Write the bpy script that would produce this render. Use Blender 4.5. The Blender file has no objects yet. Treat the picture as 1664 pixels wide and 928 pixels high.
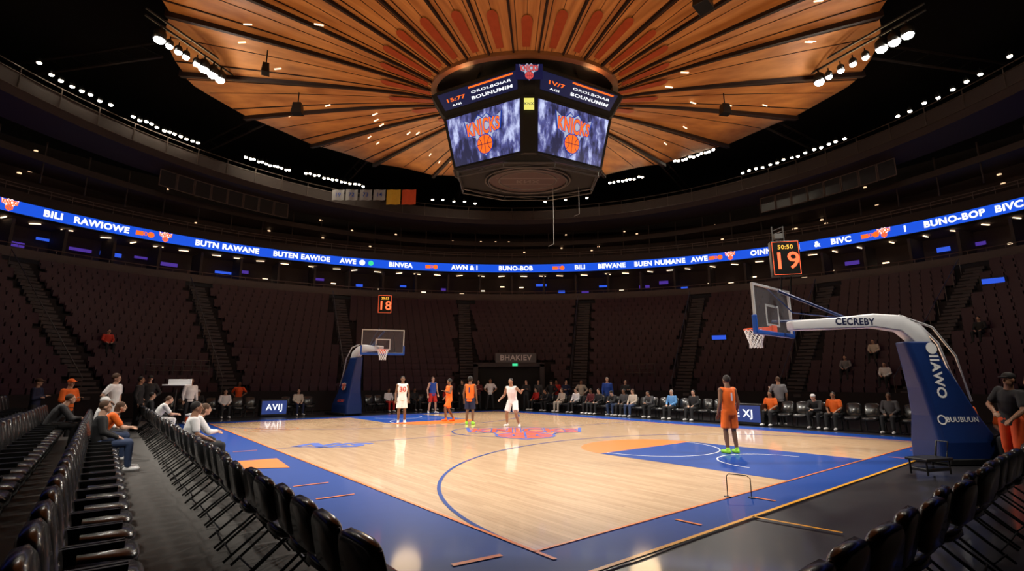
import bpy, math, random
from math import sin, cos, pi, radians, sqrt, atan2, hypot
from mathutils import Vector, Matrix
random.seed(7)
D = bpy.data
SC = bpy.context.scene
COL = SC.collection

# ------------------------------------------------------------------ materials
MATS = {}
def mat(name, col, rough=0.6, metal=0.0, emis=None, strength=0.0, noise=0.12, nscale=6.0, coat=0.0, alpha=1.0, trans=0.0, bump=0.0, spec=0.5):
    if name in MATS: return MATS[name]
    m = D.materials.new(name); m.use_nodes = True
    nt = m.node_tree; b = nt.nodes["Principled BSDF"]
    c = (*col, 1.0)
    if noise > 0:
        tc = nt.nodes.new("ShaderNodeTexCoord"); n = nt.nodes.new("ShaderNodeTexNoise")
        n.inputs["Scale"].default_value = nscale; n.inputs["Detail"].default_value = 4
        nt.links.new(tc.outputs["Object"], n.inputs["Vector"])
        r = nt.nodes.new("ShaderNodeMix"); r.data_type = 'RGBA'
        r.inputs[6].default_value = (*[x*(1-noise*1.5) for x in col], 1)
        r.inputs[7].default_value = (*[min(1, x*(1+noise*1.5)) for x in col], 1)
        nt.links.new(n.outputs["Fac"], r.inputs[0]); nt.links.new(r.outputs[2], b.inputs["Base Color"])
        if bump > 0:
            bp = nt.nodes.new("ShaderNodeBump"); bp.inputs["Strength"].default_value = bump
            nt.links.new(n.outputs["Fac"], bp.inputs["Height"]); nt.links.new(bp.outputs[0], b.inputs["Normal"])
    else:
        b.inputs["Base Color"].default_value = c
    b.inputs["Roughness"].default_value = rough
    b.inputs["Metallic"].default_value = metal
    b.inputs["Specular IOR Level"].default_value = spec
    b.inputs["Coat Weight"].default_value = coat
    b.inputs["Coat Roughness"].default_value = 0.08
    b.inputs["Alpha"].default_value = alpha
    b.inputs["Transmission Weight"].default_value = trans
    if emis:
        b.inputs["Emission Color"].default_value = (*emis, 1); b.inputs["Emission Strength"].default_value = strength
    MATS[name] = m
    return m

def wood_floor():
    m = D.materials.new("maple_floor"); m.use_nodes = True
    nt = m.node_tree; b = nt.nodes["Principled BSDF"]
    tc = nt.nodes.new("ShaderNodeTexCoord")
    mp = nt.nodes.new("ShaderNodeMapping"); mp.inputs["Rotation"].default_value = (0, 0, radians(90))
    nt.links.new(tc.outputs["Object"], mp.inputs[0])
    br = nt.nodes.new("ShaderNodeTexBrick")
    br.inputs["Scale"].default_value = 1.0
    br.inputs["Brick Width"].default_value = 1.3; br.inputs["Row Height"].default_value = 0.085
    br.inputs["Mortar Size"].default_value = 0.0015
    br.inputs["Color1"].default_value = (0.90, 0.61, 0.36, 1); br.inputs["Color2"].default_value = (0.74, 0.47, 0.255, 1)
    br.inputs["Mortar"].default_value = (0.36, 0.20, 0.10, 1); br.inputs["Bias"].default_value = -0.1
    nt.links.new(mp.outputs[0], br.inputs[0])
    mp2 = nt.nodes.new("ShaderNodeMapping"); mp2.inputs["Scale"].default_value = (9, 0.6, 1)
    nt.links.new(tc.outputs["Object"], mp2.inputs[0])
    n = nt.nodes.new("ShaderNodeTexNoise"); n.inputs["Scale"].default_value = 1.5; n.inputs["Detail"].default_value = 6
    nt.links.new(mp2.outputs[0], n.inputs[0])
    mx = nt.nodes.new("ShaderNodeMix"); mx.data_type = 'RGBA'; mx.blend_type = 'MULTIPLY'; mx.inputs[0].default_value = 0.4
    rp = nt.nodes.new("ShaderNodeValToRGB"); rp.color_ramp.elements[0].position = 0.3; rp.color_ramp.elements[0].color = (0.62, 0.5, 0.4, 1)
    rp.color_ramp.elements[1].position = 0.65; rp.color_ramp.elements[1].color = (1, 1, 1, 1)
    nt.links.new(n.outputs[0], rp.inputs[0])
    nt.links.new(br.outputs[0], mx.inputs[6]); nt.links.new(rp.outputs[0], mx.inputs[7])
    nt.links.new(mx.outputs[2], b.inputs["Base Color"])
    b.inputs["Roughness"].default_value = 0.5
    b.inputs["Coat Weight"].default_value = 1.0; b.inputs["Coat Roughness"].default_value = 0.08
    return m

def ceiling_wood():
    m = D.materials.new("ceiling_wood_panels"); m.use_nodes = True
    nt = m.node_tree; b = nt.nodes["Principled BSDF"]
    tc = nt.nodes.new("ShaderNodeTexCoord")
    sep = nt.nodes.new("ShaderNodeSeparateXYZ"); nt.links.new(tc.outputs["Object"], sep.inputs[0])
    at = nt.nodes.new("ShaderNodeMath"); at.operation = 'ARCTAN2'
    nt.links.new(sep.outputs[1], at.inputs[0]); nt.links.new(sep.outputs[0], at.inputs[1])
    ln = nt.nodes.new("ShaderNodeVectorMath"); ln.operation = 'LENGTH'; nt.links.new(tc.outputs["Object"], ln.inputs[0])
    cb = nt.nodes.new("ShaderNodeCombineXYZ")
    ma = nt.nodes.new("ShaderNodeMath"); ma.operation = 'MULTIPLY'; ma.inputs[1].default_value = 22
    nt.links.new(at.outputs[0], ma.inputs[0]); nt.links.new(ma.outputs[0], cb.inputs[0])
    mb = nt.nodes.new("ShaderNodeMath"); mb.operation = 'MULTIPLY'; mb.inputs[1].default_value = 0.5
    nt.links.new(ln.outputs["Value"], mb.inputs[0]); nt.links.new(mb.outputs[0], cb.inputs[1])
    n = nt.nodes.new("ShaderNodeTexNoise"); n.inputs["Scale"].default_value = 1.0; n.inputs["Detail"].default_value = 6
    nt.links.new(cb.outputs[0], n.inputs[0])
    rp = nt.nodes.new("ShaderNodeValToRGB")
    rp.color_ramp.elements[0].position = 0.3; rp.color_ramp.elements[0].color = (0.34, 0.115, 0.026, 1)
    rp.color_ramp.elements[1].position = 0.7; rp.color_ramp.elements[1].color = (0.64, 0.27, 0.075, 1)
    nt.links.new(n.outputs[0], rp.inputs[0]); nt.links.new(rp.outputs[0], b.inputs["Base Color"])
    b.inputs["Roughness"].default_value = 0.6
    b.inputs["Specular IOR Level"].default_value = 0.25
    return m

def footage(name, c1, c2, c3, st, scale):
    m = D.materials.new(name); m.use_nodes = True
    nt = m.node_tree; b = nt.nodes["Principled BSDF"]
    tc = nt.nodes.new("ShaderNodeTexCoord")
    mp = nt.nodes.new("ShaderNodeMapping"); mp.inputs["Scale"].default_value = (3.2, 3.2, 1.1)
    nt.links.new(tc.outputs["Object"], mp.inputs[0])
    n = nt.nodes.new("ShaderNodeTexNoise"); n.inputs["Scale"].default_value = scale; n.inputs["Detail"].default_value = 5; n.inputs["Roughness"].default_value = 0.6
    nt.links.new(mp.outputs[0], n.inputs[0])
    rp = nt.nodes.new("ShaderNodeValToRGB")
    e = rp.color_ramp.elements
    e[0].position = 0.42; e[0].color = (*c1, 1); e[1].position = 0.66; e[1].color = (*c3, 1)
    k = e.new(0.53); k.color = (*c2, 1)
    nt.links.new(n.outputs[0], rp.inputs[0]); nt.links.new(rp.outputs[0], b.inputs["Emission Color"])
    b.inputs["Base Color"].default_value = (0.01, 0.01, 0.01, 1); b.inputs["Emission Strength"].default_value = st
    return m

def L(c):
    return tuple(((x/255)/12.92 if x/255 <= 0.04045 else (((x/255)+0.055)/1.055)**2.4) for x in c)

M_BLACKPAD = mat("black_vinyl", (0.016, 0.016, 0.017), 0.27, bump=0.04, nscale=40, coat=.3)
M_FRAME = mat("black_metal_frame", (0.016, 0.016, 0.016), 0.35, metal=0.4)
M_DARK = mat("dark_structure", (0.016, 0.014, 0.013), 0.8)
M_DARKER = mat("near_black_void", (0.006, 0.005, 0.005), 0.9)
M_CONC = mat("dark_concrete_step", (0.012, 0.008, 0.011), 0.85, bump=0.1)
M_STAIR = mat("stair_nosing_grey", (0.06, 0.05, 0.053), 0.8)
M_SEAT = mat("plum_seat_plastic", (0.040, 0.011, 0.025), 0.42, spec=.35)
M_CARPET = mat("grey_carpet_aisle", (0.085, 0.08, 0.076), 0.95, nscale=90, noise=0.3, bump=0.2)
M_BLKFLOOR = mat("black_stained_floor", (0.020, 0.018, 0.021), 0.35, noise=0.35, nscale=3, coat=0.6)
M_BLUEPAINT = mat("court_blue_paint", (0.0, 0.046, 0.29), 0.5, noise=0.05, coat=0.35, spec=.12)
M_ORANGE = mat("court_orange_paint", L((240, 125, 36)), 0.4, noise=0.04, coat=0.3, spec=.3)
M_YELLOW = mat("court_yellow_paint", L((240, 168, 30)), 0.4, noise=0.04, coat=0.3, spec=.3)
M_WOOD = wood_floor()
M_CEIL = ceiling_wood()
M_RIB = mat("dark_rib_wood", (0.022, 0.009, 0.006), 0.7, spec=.2)
M_CAPS = mat("burnt_orange_panel", (0.36, 0.055, 0.012), 0.6, spec=.2)
M_WHITE = mat("white_padding", (0.72, 0.72, 0.74), 0.45, noise=0.05)
M_NAVY = mat("navy_padding", L((14, 42, 98)), 0.4, noise=0.08)
M_ORIM = mat("orange_rim_metal", L((240, 85, 30)), 0.4, noise=0)
M_NET = mat("white_net_cord", (0.85, 0.85, 0.85), 0.8, noise=0)
M_GLASS = mat("backboard_glass", (0.3, 0.3, 0.33), 0.12, noise=0, alpha=0.10, spec=.2)
M_ALU = mat("aluminium_frame", (0.7, 0.7, 0.72), 0.3, metal=0.4, noise=0.03)
M_CORD = mat("grey_cord", (0.3, 0.3, 0.3), 0.5, noise=0)
M_TXTW = mat("white_lettering", (0.8, 0.8, 0.8), 0.5, noise=0)
M_TXTN = mat("navy_lettering", (0.01, 0.015, 0.06), 0.5, noise=0)
M_TXTB = mat("blue_lettering", L((20, 70, 170)), 0.5, noise=0)
E_RIB = mat("ribbon_blue_led", (0, 0, 0.02), 0.4, noise=0, emis=L((14, 84, 226)), strength=1.0)
E_WHITE = mat("led_white", (0.1, 0.1, 0.1), 0.4, noise=0, emis=(0.92, 0.95, 1), strength=1.3)
E_ORG = mat("led_orange", (0.1, 0.03, 0), 0.4, noise=0, emis=L((250, 105, 30)), strength=1.2)
E_GRN = mat("led_green", (0, 0.05, 0), 0.4, noise=0, emis=(0.05, 0.8, 0.35), strength=1.0)
E_RED = mat("led_red", (0.1, 0.0, 0), 0.4, noise=0, emis=(1.0, 0.12, 0.04), strength=2.2)
E_AMB = mat("led_amber", (0.1, 0.05, 0), 0.4, noise=0, emis=(1.0, 0.5, 0.06), strength=1.6)
E_NAVY = mat("led_navy", (0, 0, 0.01), 0.4, noise=0, emis=L((10, 24, 70)), strength=0.7)
E_SIL = mat("led_silver", (0, 0, 0.01), 0.4, noise=0, emis=L((190, 195, 215)), strength=0.9)
E_SBLUE = mat("led_logo_blue", (0, 0, 0.01), 0.4, noise=0, emis=L((24, 60, 165)), strength=0.9)
E_YEL = mat("led_yellow", (0, 0, 0.01), 0.4, noise=0, emis=L((235, 225, 110)), strength=1.1)
E_LAMP = mat("lamp_lens_glow", (1, 1, 1), 0.4, noise=0, emis=(1.0, 0.88, 0.66), strength=30)
E_FLOOD = mat("flood_lens_glow", (1, 1, 1), 0.4, noise=0, emis=(1.0, 0.94, 0.84), strength=90)
E_PURP = mat("suite_purple_glow", (0, 0, 0.01), 0.4, noise=0, emis=(0.12, 0.05, 0.55), strength=0.5)
E_BLU = mat("suite_blue_screen", (0, 0, 0.01), 0.4, noise=0, emis=(0.03, 0.12, 0.9), strength=0.8)
E_WARM = mat("suite_warm_lamp", (0, 0, 0.01), 0.4, noise=0, emis=(1.0, 0.72, 0.45), strength=2.5)
E_DIMW = mat("dim_warm_lamp", (0, 0, 0.01), 0.4, noise=0, emis=(1.0, 0.62, 0.35), strength=1.4)
M_FOOT = footage("crowd_footage_screen", (0.012, 0.016, 0.06), (0.09, 0.10, 0.32), (0.62, 0.68, 1.0), 1.05, 1.0)

# ------------------------------------------------------------------ mesh builder
class MB:
    def __init__(s): s.v = []; s.f = []; s.m = []; s.mi = 0
    def add(s, vs, fs):
        o = len(s.v); s.v += [tuple(p) for p in vs]
        for f in fs: s.f.append(tuple(i+o for i in f)); s.m.append(s.mi)
        return s
    def box(s, c, d, rz=0, taper=1.0):
        x, y, z = [k/2 for k in d]; vs = []
        for sz in (-1, 1):
            t = taper if sz > 0 else 1.0
            for sx, sy in ((-1, -1), (1, -1), (1, 1), (-1, 1)):
                px, py = sx*x*t, sy*y*t
                vs.append((c[0]+px*cos(rz)-py*sin(rz), c[1]+px*sin(rz)+py*cos(rz), c[2]+sz*z))
        return s.add(vs, [(0, 3, 2, 1), (4, 5, 6, 7), (0, 1, 5, 4), (1, 2, 6, 5), (2, 3, 7, 6), (3, 0, 4, 7)])
    def rings(s, rs, cap=True, close=False):
        n = len(rs[0]); vs = [p for r in rs for p in r]; fs = []
        R = len(rs)
        for i in range(R if close else R-1):
            for j in range(n):
                a = i*n+j; b = i*n+(j+1) % n; c = ((i+1) % R)*n+(j+1) % n; d = ((i+1) % R)*n+j
                fs.append((a, b, c, d))
        if cap and not close:
            fs.append(tuple(range(n-1, -1, -1))); fs.append(tuple((R-1)*n+j for j in range(n)))
        return s.add(vs, fs)
    def tube(s, pts, r, n=8, close=False):
        pts = [Vector(p) for p in pts]; rs = []
        rr = r if isinstance(r, (list, tuple)) else [r]*len(pts)
        N = len(pts)
        for i, p in enumerate(pts):
            a = pts[(i-1) % N] if (i > 0 or close) else p; b = pts[(i+1) % N] if (i < N-1 or close) else p
            t = (b-a).normalized()
            up = Vector((0, 0, 1)) if abs(t.z) < 0.95 else Vector((0, 1, 0))
            u = t.cross(up).normalized(); w = u.cross(t).normalized()
            rs.append([p+u*cos(2*pi*k/n)*rr[i]+w*sin(2*pi*k/n)*rr[i] for k in range(n)])
        return s.rings(rs, True, close)
    def etube(s, pts, rad, lat, n=16):
        pts = [Vector(p) for p in pts]; lat = Vector(lat).normalized(); rs = []
        for i, p in enumerate(pts):
            a = pts[max(0, i-1)]; b = pts[min(len(pts)-1, i+1)]
            t = (b-a).normalized(); w = t.cross(lat).normalized()
            rs.append([p+lat*cos(2*pi*k/n)*rad[i][0]+w*sin(2*pi*k/n)*rad[i][1] for k in range(n)])
        return s.rings(rs)
    def sph(s, c, r, nu=12, nv=8):
        if not isinstance(r, (list, tuple)): r = (r, r, r)
        vs = [(c[0], c[1], c[2]-r[2])]
        for i in range(1, nv):
            a = -pi/2+pi*i/nv
            for j in range(nu):
                b = 2*pi*j/nu; vs.append((c[0]+r[0]*cos(a)*cos(b), c[1]+r[1]*cos(a)*sin(b), c[2]+r[2]*sin(a)))
        vs.append((c[0], c[1], c[2]+r[2])); fs = []
        for j in range(nu): fs.append((0, 1+(j+1) % nu, 1+j))
        for i in range(nv-2):
            for j in range(nu):
                a = 1+i*nu+j; b = 1+i*nu+(j+1) % nu; fs.append((a, b, b+nu, a+nu))
        t = len(vs)-1; o = 1+(nv-2)*nu
        for j in range(nu): fs.append((o+j, o+(j+1) % nu, t))
        return s.add(vs, fs)
    def limb(s, a, b, r0, r1, n=12):
        s.tube([a, b], [r0, r1], n); s.sph(a, r0); s.sph(b, r1); return s
    def mesh(s, name, mats, smooth=False):
        me = D.meshes.new(name); me.from_pydata(s.v, [], s.f)
        for m in (mats if isinstance(mats, (list, tuple)) else [mats]): me.materials.append(m)
        me.polygons.foreach_set("material_index", s.m)
        if smooth: me.polygons.foreach_set("use_smooth", [True]*len(me.polygons))
        me.update(); return me
    def obj(s, name, mats, parent=None, smooth=False, loc=(0, 0, 0), rz=0):
        return link(name, s.mesh(name, mats, smooth), parent, loc, rz)

def link(name, me, parent=None, loc=(0, 0, 0), rz=0):
    o = D.objects.new(name, me); COL.objects.link(o); o.location = loc; o.rotation_euler = (0, 0, rz)
    if parent: o.parent = parent
    return o
def bev(o, w=0.01, seg=2):
    b = o.modifiers.new("bevel", 'BEVEL'); b.width = w; b.segments = seg; b.limit_method = 'ANGLE'; return o
def top(o, label, cat, group=None, kind=None):
    o["label"] = label; o["category"] = cat
    if group: o["group"] = group
    if kind: o["kind"] = kind
    return o
def struct(o): o["kind"] = "structure"; return o

# ------------------------------------------------------------------ flat graphics
TX = {}
def textgeo(sx, off):
    key = (sx, off)
    if key in TX: return TX[key]
    cu = D.curves.new("t", 'FONT'); cu.body = sx; cu.size = 1.0; cu.align_x = 'CENTER'; cu.align_y = 'CENTER'
    cu.offset = off; cu.resolution_u = 3; cu.space_character = 1.08
    ob = D.objects.new("t", cu); COL.objects.link(ob)
    bpy.context.view_layer.update(); dg = bpy.context.evaluated_depsgraph_get()
    me = D.meshes.new_from_object(ob.evaluated_get(dg))
    r = ([(v.co.x, v.co.y) for v in me.vertices], [tuple(p.vertices) for p in me.polygons])
    D.objects.remove(ob); D.curves.remove(cu); D.meshes.remove(me)
    TX[key] = r; return r
class Flat:
    def __init__(s): s.v = []; s.f = []; s.m = []
    def poly(s, pts, m, l=1):
        o = len(s.v); s.v += [(x, y, l) for x, y in pts]; s.f.append(tuple(range(o, o+len(pts)))); s.m.append(m); return s
    def rect(s, x, y, w, h, m, l=1): return s.poly([(x-w/2, y-h/2), (x+w/2, y-h/2), (x+w/2, y+h/2), (x-w/2, y+h/2)], m, l)
    def circ(s, x, y, r, m, l=1, n=28, ry=None): return s.poly([(x+r*cos(2*pi*k/n), y+(ry or r)*sin(2*pi*k/n)) for k in range(n)], m, l)
    def line(s, pts, w, m, l=1, close=False):
        P = [Vector((p[0], p[1])) for p in pts]; N = len(P); q = []
        for i in range(N):
            a = P[i-1] if (i > 0 or close) else P[i]; b = P[(i+1) % N] if (i < N-1 or close) else P[i]
            t = (b-a).normalized(); nn = Vector((-t.y, t.x))*w/2; q.append((P[i]+nn, P[i]-nn))
        for i in range(N if close else N-1):
            a, b = q[i], q[(i+1) % N]; s.poly([tuple(a[0]), tuple(a[1]), tuple(b[1]), tuple(b[0])], m, l)
        return s
    def arc(s, x, y, r, a0, a1, w, m, l=1, n=32, ry=None):
        return s.line([(x+r*cos(a0+(a1-a0)*k/n), y+(ry or r)*sin(a0+(a1-a0)*k/n)) for k in range(n+1)], w, m, l)
    def text(s, t, x, y, size, m, l=1, off=0.02, warp=None, rot=0, sx=1.0):
        v, f = textgeo(t, off); o = len(s.v)
        for a, b in v:
            a *= size*sx; b *= size
            if warp: a, b = warp(a, b)
            s.v.append((x+a*cos(rot)-b*sin(rot), y+a*sin(rot)+b*cos(rot), l))
        for k in f: s.f.append(tuple(i+o for i in k)); s.m.append(m)
        return s
    def obj(s, name, mats, fmap, parent=None):
        me = D.meshes.new(name); me.from_pydata([tuple(fmap(*p)) for p in s.v], [], s.f)
        for m in mats: me.materials.append(m)
        me.polygons.foreach_set("material_index", s.m); me.update()
        return link(name, me, parent)
def pmap(o, ux, uy, eps=0.004):
    o = Vector(o); ux = Vector(ux); uy = Vector(uy); n = ux.cross(uy).normalized()
    return lambda x, y, l: o+ux*x+uy*y+n*(l*eps)
def emblem(F, x, y, s, l, blue, sil, org, drk):
    pts = [(-1.0, .10), (-1.12, .95), (-.62, .66), (-.25, 1.05), (0, .86), (.25, 1.05), (.62, .66), (1.12, .95), (1.0, .10), (.55, -.06), (.42, -.7), (0, -1.12), (-.42, -.7), (-.55, -.06)]
    F.poly([(x+a*s*1.07, y+b*s*1.07) for a, b in pts], blue, l)
    F.poly([(x+a*s, y+b*s) for a, b in pts], sil, l+1)
    F.circ(x, y-.52*s, .54*s, blue, l+2); F.circ(x, y-.52*s, .49*s, org, l+3)
    F.line([(x-.48*s, y-.52*s), (x+.48*s, y-.52*s)], .035*s, drk, l+4)
    F.line([(x, y-1.0*s), (x, y-.05*s)], .035*s, drk, l+4)
    F.arc(x-.62*s, y-.52*s, .42*s, -.9, .9, .035*s, drk, l+4, 12); F.arc(x+.62*s, y-.52*s, .42*s, pi-.9, pi+.9, .035*s, drk, l+4, 12)
    w = lambda a, b: (a, b*(1.25+0.45*(1-min(1, abs(a)/(s)))))
    F.text("KNICKS", x, y+.36*s, .70*s, blue, l+5, 0.07, w, sx=.80)
    F.text("KNICKS", x, y+.36*s, .70*s, org, l+6, 0.03, w, sx=.80)

# ------------------------------------------------------------------ frames of reference
A = Vector((0.24, 5.57, 0)); EX = Vector((.779, .627, 0)); EY = Vector((-.627, .779, 0)); CR = atan2(.627, .779)
def CW(x, y, z=0): return A+EX*x+EY*y+Vector((0, 0, z))
CY = 18.0
def ept(a, b, ph, z=0): return Vector((a*cos(ph), CY+b*sin(ph), z))

# ------------------------------------------------------------------ floor
mb = MB(); mb.add([(-45, -22, -0.02), (45, -22, -0.02), (45, 60, -0.02), (-45, 60, -0.02)], [(0, 1, 2, 3)])
struct(mb.obj("floor", M_BLKFLOOR))
mb = MB(); c4 = [CW(-9.5, -7, -.012), CW(-1.9, -7, -.012), CW(-1.9, 24, -.012), CW(-9.5, 24, -.012)]
mb.add(c4, [(0, 1, 2, 3)]); top(mb.obj("aisle_carpet", M_CARPET), "dark grey carpet runner along the seating rows", "carpet")
mb = MB(); c4 = [CW(-1.5, -7, -.012), CW(12, -7, -.012), CW(12, -3.5, -.012), CW(-1.5, -3.5, -.012)]
mb.add(c4, [(0, 1, 2, 3)]); top(mb.obj("aisle_carpet", M_CARPET), "dark grey carpet behind the baseline chairs", "carpet")

W_, L_ = 15.1, 20.6
court = D.objects.new("basketball_court", None); COL.objects.link(court); court.location = A; court.rotation_euler = (0, 0, CR)
top(court, "glossy maple basketball court with blue border and orange lines", "court")
def cm(x, y, l): return (x, y, l*0.0015)
F = Flat(); F.poly([(-1.35, -.72), (W_+1.25, -.72), (W_+1.25, L_+.9), (-1.35, L_+.9)], 0, 0); F.obj("blue_border", [M_BLUEPAINT], cm, court)
F = Flat(); F.poly([(0, 0), (W_, 0), (W_, L_), (0, L_)], 0, 1); F.obj("hardwood", [M_WOOD], cm, court)
for yy in (4.4, L_-4.4):
    F = Flat(); F.circ(8, yy, 1.97, 0, 2, 48, ry=1.7); F.obj("free_throw_circle", [M_ORANGE], cm, court)
for ya, yb in ((0, 4.4), (L_-4.4, L_)):
    F = Flat(); F.poly([(6.0, ya), (9.95, ya), (9.95, yb), (6.0, yb)], 0, 3); F.obj("painted_key", [M_BLUEPAINT], cm, court)
for (y0, sg) in ((0, 1), (L_, -1)):
    F = Flat(); pts = []
    for k in range(61):
        a = pi*k/60; X = 7.4+7.4*cos(a); Y = .3+6.6*sin(a)
        if 0 <= X <= W_: pts.append((X, y0+sg*Y))
    F.line(pts, .06, 0, 4); F.obj("three_point_line", [M_BLUEPAINT], cm, court)
    F = Flat(); F.arc(8, y0+sg*4.4, 1.75, sg*pi, sg*2*pi, .03, 0, 5, 24); F.obj("free_throw_arc", [M_TXTW], cm, court)
    F = Flat(); F.arc(8, y0+sg*1.1, 1.2, 0, sg*pi, .03, 0, 5, 24); F.obj("restricted_arc", [M_TXTW], cm, court)
F = Flat()
F.arc(7.7, L_/2, 1.9, 0, 2*pi, .05, 0, 4, 48)
F.line([(0, L_/2), (W_, L_/2)], .05, 0, 3)
F.obj("centre_line", [M_BLUEPAINT], cm, court)
F = Flat()
F.line([(0, 0), (W_, 0), (W_, L_), (0, L_)], .06, 0, 6, True)
F.line([(-.88, .2), (-.34, .13)], .07, 0, 6); F.line([(0, 0), (0, -.3)], .05, 0, 6)
for y in (4.95, 3.78): F.line([(-1.0, y+.02), (-.42, y)], .05, 0, 6)
F.poly([(-1.25, 8.6), (-1.25, 7.4), (-.5, 7.0), (-.38, 8.5)], 0, 6); F.line([(-.95, 10.3), (-.4, 10.3)], .05, 0, 6)
for x in (2.2, 4.2, 10.8, 12.6): F.line([(x, -.2), (x+.02, -.55)], .05, 0, 6)
F.obj("boundary_line", [M_ORANGE], cm, court)
F = Flat(); F.line([(-1.35, -.75), (W_+1.25, -.75)], .055, 0, 6); F.line([(3.1, -.75), (3.2, -1.75)], .05, 0, 6); F.line([(-1.38, -.75), (-1.38, L_)], .05, 0, 6)
F.obj("yellow_edge_line", [M_YELLOW], cm, court)
M_PINK = mat("court_logo_red", L((225, 92, 50)), 0.4, noise=0.03, coat=.4); M_GREY = mat("court_logo_grey", L((215, 140, 95)), 0.4, noise=0.03, coat=.4)
F = Flat(); emblem(F, 0, 0, 1.85, 4, 0, 1, 2, 0)
q = -CR
def lm(x, y, l):
    X = x*cos(q)-y*sin(q); Y = x*sin(q)+y*cos(q); return (7.9+X, 9.5+Y, l*.0015)
F.obj("centre_logo", [M_TXTB, M_GREY, M_PINK], lm, court)
F = Flat(); F.text("NJS", 0, 0, 1.9, 0, 4, .05, lambda a, b: (a*1.0+b*.3, b*.9)); F.line([(-1.5, -.55), (.2, -.85), (1.3, -.6)], .12, 0, 4)
F.obj("script_logo", [M_TXTB], lambda x, y, l: (1.5+x*.62*cos(q)-y*.62*sin(q), 10.2+x*.62*sin(q)+y*.62*cos(q), l*.0015), court)
F = Flat(); F.arc(0, 0, .9, 0, 2*pi, .06, 0, 4); F.text("BDO", 0, 0, .6, 0, 4, .03)
F.obj("sideline_logo", [mat("court_logo_brown", L((170, 105, 60)), .4, noise=0)], lambda x, y, l: (1.4+x*cos(q)-y*sin(q), 16.3+x*sin(q)+y*cos(q), l*.0015), court)

# ------------------------------------------------------------------ bowl
P0, P1 = radians(-22), radians(202)
def sweep(name, prof, mats, mi=None, ph0=P0, ph1=P1, n=120, smooth=False):
    vs = []; fs = []; ms = []
    for i in range(n+1):
        ph = ph0+(ph1-ph0)*i/n
        for a, b, z in prof: vs.append(tuple(ept(a, b, ph, z)))
    k = len(prof)
    for i in range(n):
        for j in range(k-1):
            fs.append((i*k+j, i*k+j+1, (i+1)*k+j+1, (i+1)*k+j)); ms.append(mi[j] if mi else 0)
    me = D.meshes.new(name); me.from_pydata(vs, [], fs)
    for m in (mats if isinstance(mats, list) else [mats]): me.materials.append(m)
    me.polygons.foreach_set("material_index", ms)
    if smooth: me.polygons.foreach_set("use_smooth", [True]*len(fs))
    return link(name, me)
NR = 17
A0, B0, Z0, ST, RH = 21.3, 16.2, 0.95, 0.52, 0.44
prof = [(A0-.02, B0-.02, 0), (A0-.02, B0-.02, Z0+.25), (A0+.08, B0+.08, Z0+.25), (A0+.08, B0+.08, Z0)]
for i in range(NR):
    prof += [(A0+(i+1)*ST, B0+(i+1)*ST, Z0+i*RH), (A0+(i+1)*ST, B0+(i+1)*ST, Z0+(i+1)*RH)]
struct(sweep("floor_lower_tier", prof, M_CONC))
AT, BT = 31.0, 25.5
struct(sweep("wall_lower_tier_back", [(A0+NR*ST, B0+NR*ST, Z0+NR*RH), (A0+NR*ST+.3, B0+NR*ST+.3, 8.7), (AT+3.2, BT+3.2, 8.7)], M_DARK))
struct(sweep("trim_balcony", [(AT+.3, BT+.3, 8.75), (AT, BT, 8.8), (AT, BT, 9.35), (AT+.15, BT+.15, 9.35), (AT+.15, BT+.15, 9.2), (AT+3, BT+3, 9.2)],
             [mat("balcony_fascia", (0.085, 0.058, 0.055), .6), M_DARK]))
struct(sweep("wall_suite_back", [(AT+3, BT+3, 8.7), (AT+3, BT+3, 11.35)], mat("suite_back", (0.05, 0.032, 0.03), .8)))
struct(sweep("ceiling_suite", [(AT+.45, BT+.45, 11.32), (AT+3, BT+3, 11.32)], mat("suite_ceiling", (0.09, 0.06, 0.05), .8)))
rail = MB(); rail.tube([ept(AT-.05, BT-.05, P0+(P1-P0)*i/120, 9.55) for i in range(121)], .03, 6)
for i in range(0, 121): rail.tube([ept(AT-.05, BT-.05, P0+(P1-P0)*i/120, 9.3), ept(AT-.05, BT-.05, P0+(P1-P0)*i/120, 9.55)], .015, 4)
top(rail.obj("balcony_railing", mat("rail_brown_metal", (.16, .10, .09), .4, metal=.3)), "thin dark metal railing along the suite balcony", "railing")
rb = D.objects.new("ribbon_display", None); COL.objects.link(rb); top(rb, "curved blue led ribbon board with white lettering", "display board")
RZ0, RZ1 = 11.34, 12.06
o = sweep("display_band", [(AT, BT, RZ0), (AT, BT, RZ1)], E_RIB, n=160); o.parent = rb
o = sweep("display_housing", [(AT+.4, BT+.4, RZ0-.05), (AT-.02, BT-.02, RZ0-.05), (AT-.02, BT-.02, RZ0)], M_DARK, n=160); o.parent = rb
o = sweep("display_cap", [(AT-.02, BT-.02, RZ1), (AT-.02, BT-.02, RZ1+.06), (AT+.4, BT+.4, RZ1+.06)], M_DARK, n=160); o.parent = rb
def phi_for(k, a=AT, b=BT):
    best = 0; bd = 9
    for i in range(0, 3601):
        p = radians(-20+i*220/3600); v = ept(a, b, p)
        if v.y < 3: continue
        d = abs(v.x/v.y-k)
        if d < bd: bd = d; best = p
    return best
items = [(15, '*'), (88, "BILI"), (168, "RAWIOWE"), (235, '#'), (272, '*'), (373, "BUTN RAWANE"), (493, "BUTEN EAWIOE"), (567, "AWE"), (590, 'o'), (604, 'g'), (652, "BINVEA"),
         (700, '#'), (755, "AWN & I"), (838, "BUNO-BOB"), (905, '#'), (942, "BILI"), (993, "BEWANE"), (1070, "BUEN NUMANE"), (1134, "AWE"), (1158, '#'), (1184, '*'), (1240, "OINNO"),
         (1295, "I"), (1325, "&"), (1363, "BIVC"), (1408, '#'), (1434, '*'), (1468, "I"), (1548, "BUNO-BOP"), (1640, "BIVC")]
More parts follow.
